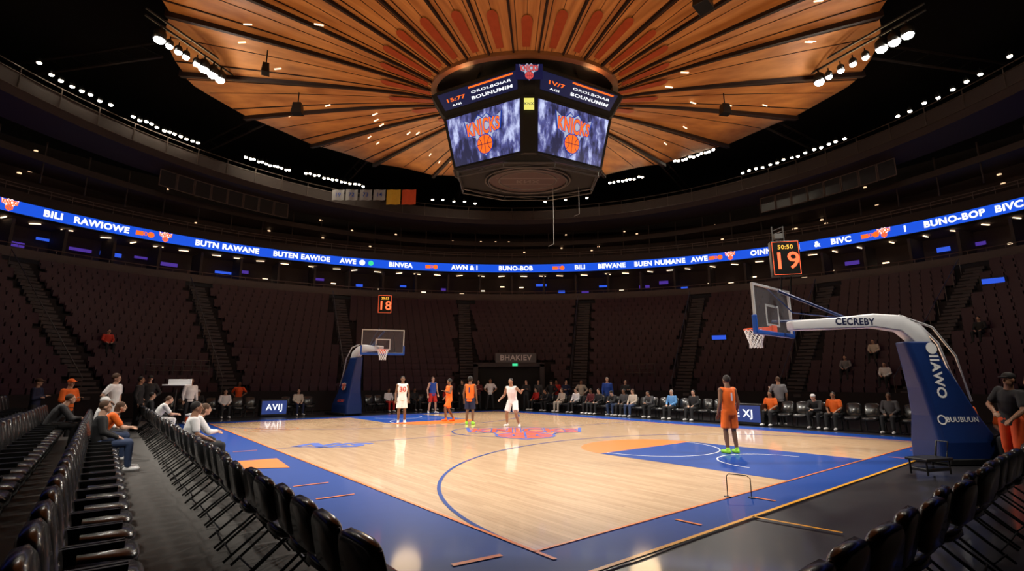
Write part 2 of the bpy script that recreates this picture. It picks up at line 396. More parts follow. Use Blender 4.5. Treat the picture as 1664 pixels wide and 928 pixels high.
for u, t in items:
    F = Flat(); ph = phi_for((u-832)/810/(0.951+0.022*(1-abs(u-832)/832)))
    if t == '*': emblem(F, 0, .04, .33, 1, 1, 0, 1, 3)
    elif t == '#': F.rect(-.2, 0, .42, .3, 1, 1); F.text("KNX", .0, 0, .35, 1, 2, .03); F.circ(.45, 0, .2, 1, 1, 16)
    elif t == 'o': F.circ(0, 0, .24, 0, 1, 20)
    elif t == 'g': F.circ(0, 0, .22, 4, 1, 20)
    else: F.text(t, 0, 0, .56, 0, 1, .045, sx=1.0)
    a, b = AT-.01, BT-.01; ds = sqrt((a*sin(ph))**2+(b*cos(ph))**2)
    def rm(x, y, l, ph=ph, ds=ds): return ept(AT-.01-l*.008, BT-.01-l*.008, ph-x/ds, (RZ0+RZ1)/2+y)
    F.obj("display_lettering", [E_WHITE, E_ORG, E_SIL, E_SBLUE, E_GRN], rm, rb)
for i in range(41):
    ph = radians(-14+208*i/40)
    mb = MB(); p = ept(AT+1.5, BT+1.5, ph, 10.2); t = atan2(p.y-CY, p.x)
    mb.box(p, (1.7, .16, 1.96), t); struct(mb.obj("wall_suite_divider", mat("divider_brown", (.05, .034, .032), .7)))
sm = [E_PURP, E_BLU, E_WARM]
for i in range(62):
    ph = radians(-8+196*i/61+random.uniform(-.5, .5)); k = random.choice([0, 0, 1, 2, 2, 2])
    z = random.uniform(9.7, 10.7); p = ept(AT+2.5, BT+2.5, ph, z)
    mb = MB(); w = random.uniform(.5, 1.2) if k < 2 else .4; mb.box(p, (.08, w, random.uniform(.12, .3) if k < 2 else .08), atan2((p.y-CY)/BT**2, p.x/AT**2))
    top(mb.obj("suite_monitor" if k < 2 else "suite_lamp", sm[k]), "small glowing screen on the suite wall" if k < 2 else "small warm lamp inside a suite", "screen" if k < 2 else "lamp", "suite lights and screens")
for i in range(60):
    ph = radians(-8+196*i/59)+random.uniform(-.01, .01)
    p = ept(AT+1.3, BT+1.3, ph, 11.25); mb = MB(); mb.box((0, 0, 0), (.6, .07, .05))
    o = mb.obj("ceiling_strip_light", E_WARM, None, False, p, random.choice([.5, -.4, .2])); top(o, "short warm strip light under the suite ceiling", "light", "suite strip lights")
for i in range(90):
    ph = radians(random.uniform(-4, 184)); k = random.randint(1, 9)
    p = ept(AT+.8+k*.6, BT+.8+k*.6, ph, 13.05+k*.5); mb = MB(); mb.box((0, 0, 0), (.16, .16, .08))
    top(mb.obj("step_light", E_DIMW, None, False, p), "tiny warm light in the dark upper seating tier", "lamp", "upper tier lights")

prof = [(AT, BT, 12.12), (AT+.1, BT+.1, 12.7), (AT+.3, BT+.3, 12.7)]
for i in range(12): prof += [(AT+.8+i*.6, BT+.8+i*.6, 12.5+i*.5), (AT+.8+i*.6, BT+.8+i*.6, 13.0+i*.5)]
struct(sweep("floor_upper_tier", prof, mat("upper_tier_dark", (0.04, 0.025, 0.021), .85)))
mb = MB()
for zz, aa in ((13.1, .0), (12.9, .0)):
    mb.tube([ept(AT+aa, BT+aa, P0+(P1-P0)*i/100, zz) for i in range(101)], .025, 5)
for i in range(0, 101): mb.tube([ept(AT, BT, P0+(P1-P0)*i/100, 12.65), ept(AT, BT, P0+(P1-P0)*i/100, 13.1)], .018, 4)
top(mb.obj("upper_railing", mat("upper_rail_metal", (.13, .09, .08), .4, metal=.3)), "thin dark metal railing above the ribbon board", "railing")
M_BR = mat("bridge_fascia", (0.036, 0.022, 0.018), .7)
struct(sweep("trim_bridge", [(25.4, 25.0, 16.5), (24.3, 23.9, 16.5), (24.3, 23.9, 15.7), (24.6, 24.2, 15.4), (27.5, 27.1, 15.4), (27.5, 27.1, 16.5)], [M_BR]))
mb = MB()
for zz in (15.72, 16.48, 16.8): mb.tube([ept(24.27, 23.87, P0+(P1-P0)*i/100, zz) for i in range(101)], .03, 5)
for i in range(0, 101, 2): mb.tube([ept(24.27, 23.87, P0+(P1-P0)*i/100, 15.72), ept(24.27, 23.87, P0+(P1-P0)*i/100, 16.8)], .03, 4)
top(mb.obj("bridge_railing", mat("bridge_rail_metal", (.08, .055, .045), .4, metal=.3)), "dark metal railing around the overhead bridge", "railing")
struct(sweep("trim_bridge_lower", [(29, 27.5, 14.6), (28.6, 27.1, 14.6), (28.6, 27.1, 14.2), (31, 29.6, 14.2)], [M_BR]))
for i in range(44):
    ph = radians(-8+196*i/43); mb = MB()
    mb.tube([ept(28.8, 27.3, ph, 13.0), ept(28.8, 27.3, ph, 15.5)], .05, 6)
    struct(mb.obj("trim_post", M_BR))
M_WIN = mat("dark_window_glass", (.02, .02, .024), .3, noise=0)
M_MUL = mat("window_mullion", (.09, .06, .05), .5)
for i in range(16):
    dg = 151-2.4*i if i < 8 else 44-2.4*(i-8)
    ph0_, ph1_ = radians(dg), radians(dg-2.2); a0 = ept(26.2, 25.8, ph0_, 14.3); a1 = ept(26.2, 25.8, ph1_, 14.3); hz = Vector((0, 0, 1.1))
    mb = MB(); mb.add([a0, a1, a1+hz, a0+hz], [(0, 1, 2, 3)]); mb.mi = 1
    mb.tube([a0, a1], .04, 5); mb.tube([a0+hz, a1+hz], .04, 5); mb.tube([a0, a0+hz], .04, 5); mb.tube([a1, a1+hz], .04, 5)
    struct(mb.obj("window_%d" % (i+1), [M_WIN, M_MUL]))
mb = MB(); n = 72
vs = [(40*cos(2*pi*i/n), CY+40*sin(2*pi*i/n), z) for z in (0, 23) for i in range(n)]
mb.add(vs, [(i, (i+1) % n, n+(i+1) % n, n+i) for i in range(n)]); struct(mb.obj("wall_outer", M_DARKER))
mb = MB(); mb.add([(40*cos(2*pi*i/n), CY+40*sin(2*pi*i/n), 23) for i in range(n)], [tuple(range(n))]); struct(mb.obj("ceiling_outer", M_DARKER))
for i in range(10):
    ph = radians(-5+190*i/9); mb = MB()
    a = ept(19, 19, ph, 18.4); b = ept(33, 33, ph, 19.5); dz = Vector((0, 0, .9))
    mb.tube([a, b], .08, 5); mb.tube([a+dz, b+dz], .08, 5)
    for k in range(8):
        p = a.lerp(b, k/8); r = a.lerp(b, (k+1)/8); mb.tube([p, r+dz], .04, 4)
    struct(mb.obj("trim_roof_truss", M_BR))

AISLES = [8, 25, 42, 60, 78, 98, 118, 138, 158, 175]
for ai, dg in enumerate(AISLES):
    ph = radians(dg); mb = MB()
    for i in range(NR):
        for h in range(2):
            a = A0+(i+.25+h*.5)*ST; b = B0+(i+.25+h*.5)*ST; z = Z0+i*RH+(h*.5)*RH
            p = ept(a, b, ph, z+.06); t = atan2(p.y-CY, p.x)
            mb.box((p.x, p.y, z+.02+h*.0), (ST*.5, .95, .16), t)
    top(mb.obj("stair_flight", M_STAIR), "grey concrete aisle stairs between plum seating blocks", "stairs", "aisle stairs")
    if dg != 98:
        rl = MB(); nn = Vector((-sin(ph), cos(ph), 0))*.55
        pts = [ept(A0+i*ST, B0+i*ST, ph, Z0+i*RH+.95)+nn for i in (0, NR-1)]
        rl.tube(pts, .025, 5)
        for i in range(0, NR, 2): p = ept(A0+i*ST, B0+i*ST, ph, Z0+i*RH)+nn; rl.tube([p, p+Vector((0, 0, .95))], .02, 4)
        top(rl.obj("stair_railing", mat("hand_rail_grey", (.08, .07, .07), .4, metal=.4)), "black metal handrail beside the aisle stairs", "railing", "aisle handrails")
def bowl_seat_geo():
    m = MB(); m.box((0, -.06, .50), (.525, .07, .42)); m.box((0, .06, .33), (.47, .13, .34)); m.box((0, .0, .1), (.05, .2, .2))
    return m
bs = bowl_seat_geo(); seats = []
for i in range(NR):
    a = A0+(i+.62)*ST; b = B0+(i+.62)*ST; z = Z0+i*RH
    ph = radians(-12)
    while ph < radians(192):
        ds = sqrt((a*sin(ph))**2+(b*cos(ph))**2); ph += .545/ds
        if any(abs(ph-radians(d))*ds < .75 for d in AISLES): continue
        if i < 5 and abs(ph-radians(89.5))*ds < 2.7: continue
        p = ept(a, b, ph, z)
        nx, ny = cos(ph)/a, sin(ph)/b; rz = atan2(ny, nx)+pi/2
        if p.y > 8 and abs(p.x) < p.y*1.12: seats.append((p.length, p, rz))
seats.sort(key=lambda s: s[0])
sme = bs.mesh("bowl_seat", M_SEAT)
for d, p, rz in seats[:300]:
    o = link("bowl_seat", sme, None, p, rz); top(o, "folded plum plastic arena seat in the lower tier", "seat", "plum arena seats")
big = MB()
for d, p, rz in seats[300:]:
    c, s = cos(rz), sin(rz); big.add([(p.x+x*c-y*s, p.y+x*s+y*c, p.z+z) for x, y, z in bs.v], bs.f)
top(big.obj("bowl_seat", M_SEAT), "many folded plum plastic arena seats in curved rows", "seat", "plum arena seats", "stuff")
pt = D.objects.new("tunnel_entrance", None); COL.objects.link(pt); top(pt, "dark tunnel entrance through the lower seating tier", "tunnel entrance")
mb = MB(); mb.box((-.2, 34.4, 1.3), (4.2, 1.0, 2.6)); mb.obj("painted_dark_block", M_DARKER, pt)  # solid near-black box; the tunnel's shade is put into its colour
mb = MB(); mb.box((-2.4, 34.3, 1.45), (.3, 1.6, 2.9)); mb.box((2.0, 34.3, 1.45), (.3, 1.6, 2.9)); mb.box((-.2, 34.3, 2.85), (4.7, 1.6, .25)); mb.obj("surround", mat("tunnel_surround", (.03, .024, .026), .8), pt)
F = Flat(); F.rect(0, 0, 2.7, .62, 0, 0); F.text("BHAKIEV", 0, 0, .5, 1, 1, .02); F.obj("sign_panel", [mat("sign_dark", (.05, .05, .06), .5), mat("sign_text", (.4, .4, .42), .5, noise=0)], pmap((.25, 33.45, 3.3), (1, 0, 0), (0, 0, 1), .01), pt)
F = Flat(); F.rect(0, 0, .35, .16, 0, 0); F.obj("exit_light", [E_GRN], pmap((.2, 33.4, 2.85), (1, 0, 0), (0, 0, 1)), pt)
for dg, row in ((150, 2), (146, 2), (70, 2)):
    ph = radians(dg); mb = MB(); p0 = ept(A0+row*ST, B0+row*ST, ph, Z0+row*RH); p1 = ept(A0+row*ST, B0+row*ST, ph-.09, Z0+row*RH)
    for h in (.5, .8, 1.1): mb.tube([p0+Vector((0, 0, h)), p1+Vector((0, 0, h))], .02, 5)
    for k in range(5): p = p0.lerp(p1, k/4); mb.tube([p, p+Vector((0, 0, 1.1))], .02, 5)
    top(mb.obj("guard_rail", mat("grey_rail", (.14, .13, .13), .4, metal=.5)), "grey metal guard rail beside a seating entrance", "railing", "seating guard rails")
for (x, y, z, m_) in ((14.3, 34.5, 4.75, E_BLU), (26.0, 26.4, 7.1, E_BLU)):
    r = D.objects.new("tier_monitor", None); COL.objects.link(r); r.location = (x, y, z); r.rotation_euler = (0, 0, atan2(-x, y)); top(r, "small blue glowing monitor among the lower tier seats", "screen")
    mb = MB(); mb.box((0, .08, 0), (1.1, .12, .42)); mb.obj("casing", M_FRAME, r); mb = MB(); mb.box((0, 0, 0), (.9, .03, .28)); mb.obj("screen", m_, r); mb = MB(); mb.tube([(0, .1, -.2), (0, .1, -.9)], .03, 5); mb.obj("post", M_FRAME, r)

# ------------------------------------------------------------------ ceiling
CXc, CYc = .5, 18.0
NRIB = 26
def cz(t): return 13.15+ (16.6-13.15)*(max(t, 0)**0.9)
def rim(ph):
    d = math.degrees(math.atan2(sin(ph), cos(ph)))
    e = d if d <= 90 else 180-d
    if d < -90: e = -(180+d)
    k = min(1, max(0, (e+4)/24)); k = k*k*(3-2*k)
    return 14.3+3.35*k
def cpt(t, ph, dz=0):
    R = rim(ph); a = 3.7+(R-3.7)*t; b = 2.4+(R-.2-2.4)*t
    return Vector((CXc+a*cos(ph), CYc+b*sin(ph), cz(t)+dz))
vs = []; fs = []; sub = 6; NT = 10; NA = NRIB*sub
for j in range(NT+1):
    t = j/NT
    for i in range(NA):
        ph = 2*pi*i/NA; fr = (i % sub)/sub; bulge = sin(pi*fr)
        tt = t*(1+.04*bulge*(t > .95))
        vs.append(tuple(cpt(tt, ph, .30*bulge*t)-Vector((CXc, CYc, 0))))
for j in range(NT):
    for i in range(NA): fs.append((j*NA+i, j*NA+(i+1) % NA, (j+1)*NA+(i+1) % NA, (j+1)*NA+i))
me = D.meshes.new("ceiling"); me.from_pydata(vs, [], fs); me.materials.append(M_CEIL); me.polygons.foreach_set("use_smooth", [True]*len(fs))
o = link("ceiling", me, None, (CXc, CYc, 0)); struct(o)
def ribgeo(mb, ph, w0, w1, h0, h1, up):
    tang = Vector((-sin(ph), cos(ph), 0)); rs = []
    for j in range(11):
        t = j/10*1.015; p = cpt(t, ph, 0); w = w0+(w1-w0)*t; h = h0+(h1-h0)*t; u_ = up*t
        rs.append([p-tang*w+Vector((0, 0, u_+.1)), p+tang*w+Vector((0, 0, u_+.1)), p+tang*w+Vector((0, 0, u_-h)), p-tang*w+Vector((0, 0, u_-h))])
    mb.rings(rs)
for i in range(NRIB):
    ph = 2*pi*i/NRIB; st_ = 2*pi/NRIB
    mb = MB(); ribgeo(mb, ph, .03, .10, .09, .20, 0); struct(mb.obj("trim_ceiling_rib", M_RIB))
    mb = MB(); ribgeo(mb, ph+st_*.16, .01, .03, .02, .03, .13); struct(mb.obj("trim_ceiling_batten", M_RIB))
    mb = MB(); ribgeo(mb, ph+st_*.5, .006, .018, .01, .015, .29); struct(mb.obj("trim_ceiling_batten", M_RIB))
    if i % 2 == 0: mb = MB(); ribgeo(mb, ph-st_*.16, .008, .022, .02, .02, .13); struct(mb.obj("trim_ceiling_batten", M_RIB))
for i in range(NRIB):
    ph = 2*pi*(i+.5)/NRIB; tang = Vector((-sin(ph), cos(ph), 0)); n = 12
    t0, t1, w0, w1 = .012, .085+.085*abs(cos(ph)), .13, .19; pp = []
    for k in range(n+1):
        a = -pi/2+pi*k/n; pp.append((t1+.018*cos(a), w1*sin(a)))
    pp += [(t0, w0), (t0, -w0)]
    me = D.meshes.new("c"); me.from_pydata([tuple(cpt(t, ph, -.03)+tang*w) for t, w in pp], [], [tuple(range(len(pp)))]); me.materials.append(M_CAPS)
    o = link("trim_ceiling_inset", me); struct(o)
mb = MB(); rr = []
for i in range(60):
    ph = 2*pi*i/60; p = cpt(0, ph); q2 = cpt(-.02, ph)
    rr.append([p+Vector((0, 0, .15)), p-Vector((0, 0, .16)), q2-Vector((0, 0, .16)), q2+Vector((0, 0, .15))])
mb.rings(rr, close=True); struct(mb.obj("trim_ceiling_ring", mat("ring_wood", (.22, .08, .028), .5)))
mb = MB(); mb.add([tuple(cpt(-.015, 2*pi*i/40, .1)) for i in range(40)], [tuple(range(40))]); struct(mb.obj("ceiling_hub", M_DARK))
for (t, dg, s) in ((.55, 160, .5), (.45, 20, .45), (.34, -40, .6), (.62, 175, .4)):
    p = cpt(t, radians(dg), -.7); mb = MB(); mb.box((0, 0, 0), (s, s*.8, s*1.1), 0, .75); mb.tube([(0, 0, s*.5), (0, 0, .9)], .03, 5)
    top(bev(mb.obj("hanging_speaker", M_FRAME, None, False, p, random.random()*3)), "small black speaker box hanging from the wood ceiling", "speaker", "ceiling speakers")
for i in range(30):
    ph = radians(random.choice([random.uniform(-20, 60), random.uniform(110, 200)])); t = random.uniform(.15, .75); p = cpt(t, ph, -.05)
    mb = MB(); mb.box((0, 0, 0), (.32, .04, .04)); top(mb.obj("recessed_lamp", E_WARM, None, False, p, ph), "small elongated lamp set in the wood ceiling", "lamp", "ceiling lamps")

# ------------------------------------------------------------------ lamps
def lampset(r, lm_):
    h = MB(); n = 10
    h.rings([[(cos(2*pi*k/n)*q*r, sin(2*pi*k/n)*q*r, z*r) for k in range(n)] for q, z in ((.6, 2.2), (1.1, 1.6), (1.15, 0))], True)
    h.tube([(0, 0, 2.1*r), (0, 0, 3.4*r)], .2*r, 5)
    l = MB(); l.sph((0, 0, -.02), (r, r, r*.7), 10, 6)
    return h.mesh("lamp_housing", M_FRAME, True), l.mesh("lamp_lens", lm_, True)
LS = lampset(.105, E_LAMP); LF = lampset(.20, E_FLOOD); LM = lampset(.13, E_FLOOD)
def lamp(p, S, lab, grp):
    r = D.objects.new("spotlight_fixture", None); COL.objects.link(r); r.location = p
    top(r, lab, "spotlight", grp); link("lamp_housing", S[0], r); link("lamp_lens", S[1], r)
def arcb(phd0, phd1, n, a, z, S=LS, b=None):
    for i in range(n):
        ph = radians(phd0+(phd1-phd0)*i/max(1, n-1)+random.uniform(-.12, .12)); p = ept(a, b or a-.4, ph, z+random.uniform(-.06, .06))
        lamp(p, S, "small glowing warm white spotlight on the overhead bridge", "bridge spotlights")
arcb(175, 170, 2, 23.6, 17.2); arcb(168, 161, 7, 24.0, 17.1); arcb(158, 149, 12, 23.9, 17.0); arcb(142, 134.5, 12, 23.3, 17.0); arcb(132, 121, 14, 22.9, 17.0)
arcb(107, 98, 5, 22.6, 16.6); arcb(83, 74, 3, 22.8, 16.8)
arcb(61, 68, 9, 20.4, 17.0); arcb(45, 53, 11, 19.2, 17.1); arcb(29, 45, 15, 24.4, 17.1); arcb(22, 12, 7, 24.6, 17.2); arcb(9, -1, 5, 24.6, 17.4)
for (pts, n) in (([(-14.3, 17.9, 15.35), (-13.35, 20.6, 15.3)], 8), ([(14.15, 20.8, 15.3), (15.9, 17.7, 15.4)], 8)):
    for i in range(n):
        t = i/(n-1)+random.uniform(-.02, .02); p = Vector(pts[0]).lerp(Vector(pts[1]), t)
        lamp(p, LF if i in (0, n-1, n-2, n-3) else LM, "bright white floodlight at the rim of the wood ceiling", "rim floodlights")
for pts in ([(-14.5, 17.3, 15.98), (-13.15, 21.2, 15.93)], [(13.9, 21.3, 15.93), (16.2, 17.1, 16.03)]):
    mb = MB(); mb.tube(pts, .05, 6); mb.tube([Vector(p)+Vector((0, 0, .3)) for p in pts], .05, 6); struct(mb.obj("trim_light_truss", M_FRAME))
def spot(loc, tgt, e, ang=60, size=.6, col=(1, .93, .82), blend=.6):
    l = D.lights.new("spot", 'SPOT'); l.energy = e; l.spot_size = radians(ang); l.spot_blend = blend; l.shadow_soft_size = size; l.color = col
    o = D.objects.new("spot_light", l); COL.objects.link(o); o.location = loc
    o.rotation_euler = (Vector(tgt)-Vector(loc)).to_track_quat('-Z', 'Y').to_euler(); return o
cc = CW(7.5, 10)
for dg in (165, 140, 110, 75, 45, 12, -20, -60, -115, -160):
    p = ept(18.2, 18.2, radians(dg), 15.6); t = cc.lerp(Vector((p.x, p.y, 0)), .20)
    spot(p, t, 7800, 56)
for dg in range(0, 360, 45):
    ph = radians(dg+20); spot(ept(21, 20, ph, 10.5), cpt(.5, ph), 1600, 105, 1.0, (1, .68, .35), 1.0)  # added uplights to brighten the wood ceiling; no fixtures modelled
for sx in (-1, 1):
    for sy in (-1, 1): spot((.6+sx*2.2, 18+sy*1.2, 12.95), (.6+sx*9, 18+sy*8, 15.5), 260, 120, .3, (1, .50, .20), 1.0)  # added spots above the scoreboard, brightening the ceiling near its centre

# ------------------------------------------------------------------ scoreboard
sb = D.objects.new("hanging_scoreboard", None); COL.objects.link(sb); sb.location = (.6, 18, 0)
top(sb, "black four-sided video scoreboard hanging over centre court", "scoreboard")
def oc(a, b, z, c=.20, c2=.3): return [(-c, -b, z), (c, -b, z), (a, -c2, z), (a, c2, z), (c, b, z), (-c, b, z), (-a, c2, z), (-a, -c2, z)]
mb = MB(); mb.rings([oc(2.55, 1.6, 9.35, .9, .8), oc(2.8, 1.72, 9.62), oc(3.25, 1.95, 11.7), oc(3.15, 1.9, 11.75), oc(3.3, 1.95, 11.9), oc(3.75, 2.2, 12.7), oc(3.5, 2.1, 12.85)])
mb.obj("cabinet", M_DARKER, sb)
def bil(q, off):
    q = [Vector(p) for p in q]; n = (q[1]-q[0]).cross(q[3]-q[0]).normalized()
    def f(x, y, l):
        s_, t_ = (x+1)/2, (y+1)/2
        return (q[0]*(1-s_)+q[1]*s_)*(1-t_)+(q[3]*(1-s_)+q[2]*s_)*t_+n*(off+l*.006)
    return f
lo = oc(2.8, 1.72, 9.62); hi = oc(3.25, 1.95, 11.7); ulo = oc(3.3, 1.95, 11.9); uhi = oc(3.75, 2.2, 12.7)
def quad(l, h, i, j, ins=.04, ti=.04):
    a, b, c, d = Vector(l[i]), Vector(l[j]), Vector(h[j]), Vector(h[i])
    f = lambda s, t: (a*(1-s)+b*s)*(1-t)+(d*(1-s)+c*s)*t
    return [f(ins, ti), f(1-ins, ti), f(1-ins, 1-ti), f(ins, 1-ti)]
for (i, j, front) in ((7, 0, 1), (1, 2, 1), (3, 4, 0), (5, 6, 0)):
    fm = bil(quad(lo, hi, i, j), .02)
    F = Flat(); F.rect(0, 0, 2, 2, 0, 0)
    E = Flat(); emblem(E, 0, 0, 1, 1, 1, 2, 3, 4)
    o_ = len(F.v); F.v += [(x*.45, y*.76, l) for x, y, l in E.v]; F.f += [tuple(k+o_ for k in f) for f in E.f]; F.m += E.m
    F.obj("video_screen", [M_FOOT, E_SBLUE, E_SIL, E_ORG, E_NAVY], fm, sb)
    fm = bil(quad(ulo, uhi, i, j, .06, .1), .02)
    F = Flat(); F.rect(0, 0, 2, 2, 0, 0)
    F.rect(.35, .76, 1.1, .2, 1, 1); F.text("OROLBOIAR", .34, .15, .17, 2, 1, .02, lambda a, b: (a, b*2.2)); F.text("BOUNUMIM", .34, -.5, .19, 2, 1, .03, lambda a, b: (a, b*2.6))
    F.text("15:77" if i == 7 else "1V/7", -.6, .0, .22, 1, 1, .03, lambda a, b: (a, b*2.6)); F.text("AGI", -.62, -.65, .15, 2, 1, .02, lambda a, b: (a, b*2))
    F.obj("stat_screen", [E_NAVY, E_ORG, E_WHITE], fm, sb)
for sgn in (-1, 1):
    fm = lambda x, y, l, sgn=sgn: (x*-sgn, sgn*(2.35+l*.006), 12.35+y)
    F = Flat(); F.rect(0, 0, .95, .6, 0, 0); emblem(F, 0, 0, .30, 1, 0, 1, 2, 0); F.obj("corner_logo_panel", [E_NAVY, E_SIL, mat("led_crimson", (0, 0, 0), .4, noise=0, emis=(.75, .08, .07), strength=1)], fm, sb)
    F = Flat(); F.rect(0, 0, .36, .46, 0, 0); F.text("KNX", 0, 0, .15, 1, 1, .01)
    F.obj("corner_sign", [E_YEL, E_NAVY], lambda x, y, l, sgn=sgn: (x*-sgn, sgn*(1.97+l*.006), 11.35+y), sb)
mb = MB(); n = 40
for r, z in ((1.62, 9.28), (1.5, 9.24), (1.1, 9.3)):
    mb.tube([(r*cos(2*pi*k/n), r*.78*sin(2*pi*k/n), z) for k in range(n)], .03, 6, True)
mb.obj("bottom_ring", mat("ring_grey", (.10, .09, .085), .4, metal=.3), sb)
F = Flat(); F.circ(0, 0, 1.48, 0, 0, 40, 1.15); F.line([(-1.2, -.2), (1.2, -.2)], .06, 1, 1); F.line([(-1, .35), (1, .35)], .05, 1, 1); F.text("KNX", 0, .05, .4, 1, 2, .02)
F.obj("bottom_screen", [mat("bottom_panel", (.035, .018, .015), .4, emis=(.25, .10, .07), strength=.06), mat("bottom_lines", (.12, .10, .09), .4, noise=0)], lambda x, y, l: (x, y, 9.3-l*.005), sb)
mb = MB()
for k in range(8):
    a, b = Vector(oc(2.55, 1.6, 9.3, .9, .8)[k]), Vector(oc(2.55, 1.6, 9.3, .9, .8)[(k+1) % 8]); mb.tube([a, b], .04, 5)
    mb.tube([Vector(lo[k])-Vector((0, 0, .03)), Vector(lo[(k+1) % 8])-Vector((0, 0, .03))], .035, 5)
    mb.tube([a-Vector((0, 0, .18)), b-Vector((0, 0, .18))], .03, 5); mb.tube([a, a-Vector((0, 0, .18))], .025, 5); mb.tube([a-Vector((0, 0, .18)), b], .015, 4)
mb.obj("lower_frame", mat("frame_grey", (.05, .045, .045), .4, metal=.3), sb)
mb = MB()
for x, y in ((-2, -1), (2, -1), (2, 1), (-2, 1)): mb.tube([(x, y, 12.8), (x*.9, y*.9, 13.3)], .05, 6)
mb.obj("hanging_cable", M_FRAME, sb)
for x, l in ((1.0, 2.3), (2.0, 1.1)):
    mb = MB(); mb.tube([(x, .4, 9.2), (x, .4, 9.2-l), (x-.2, .4, 9.12-l)], .011, 5); mb.obj("dangling_cord", M_CORD, sb)

for i, c in enumerate([(.35, .33, .33)]*4+[L((190, 140, 40)), L((190, 70, 35))]):
    u = [550, 572, 595, 617, 640, 665][i]; Y = 36.5; x = (u-832)/810/.945*Y; w = .95 if i < 4 else 1.1
    mb = MB(); g = 10; zt = 16.35; zb = 15.5 if i < 4 else 15.15
    for s_ in range(g):
        a0 = -w/2+w*s_/g; a1 = -w/2+w*(s_+1)/g; f = lambda a: .04*sin(a*9)
        mb.add([(x+a0, Y+f(a0), zb), (x+a1, Y+f(a1), zb), (x+a1, Y+f(a1), zt), (x+a0, Y+f(a0), zt)], [(0, 1, 2, 3)])
    r = D.objects.new("championship_banner", None); COL.objects.link(r)
    nm = "white" if i < 4 else ("gold" if i == 4 else "orange red")
    top(r, nm+" cloth banner hanging from the overhead bridge", "banner", "hanging banners")
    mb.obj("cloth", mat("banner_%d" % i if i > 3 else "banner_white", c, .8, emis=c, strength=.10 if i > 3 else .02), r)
    b2 = MB(); b2.tube([(x-w/2, Y, zt+.02), (x+w/2, Y, zt+.02)], .03, 5); b2.obj("rod", M_FRAME, r)
    if i < 4:
        F = Flat(); F.text(str(["19", "72", "73", "14"][i]), 0, .0, .45, 0, 1, .02); F.obj("lettering", [M_TXTB], pmap((x, Y-.06, 15.92), (1, 0, 0), (0, 0, 1)), r)

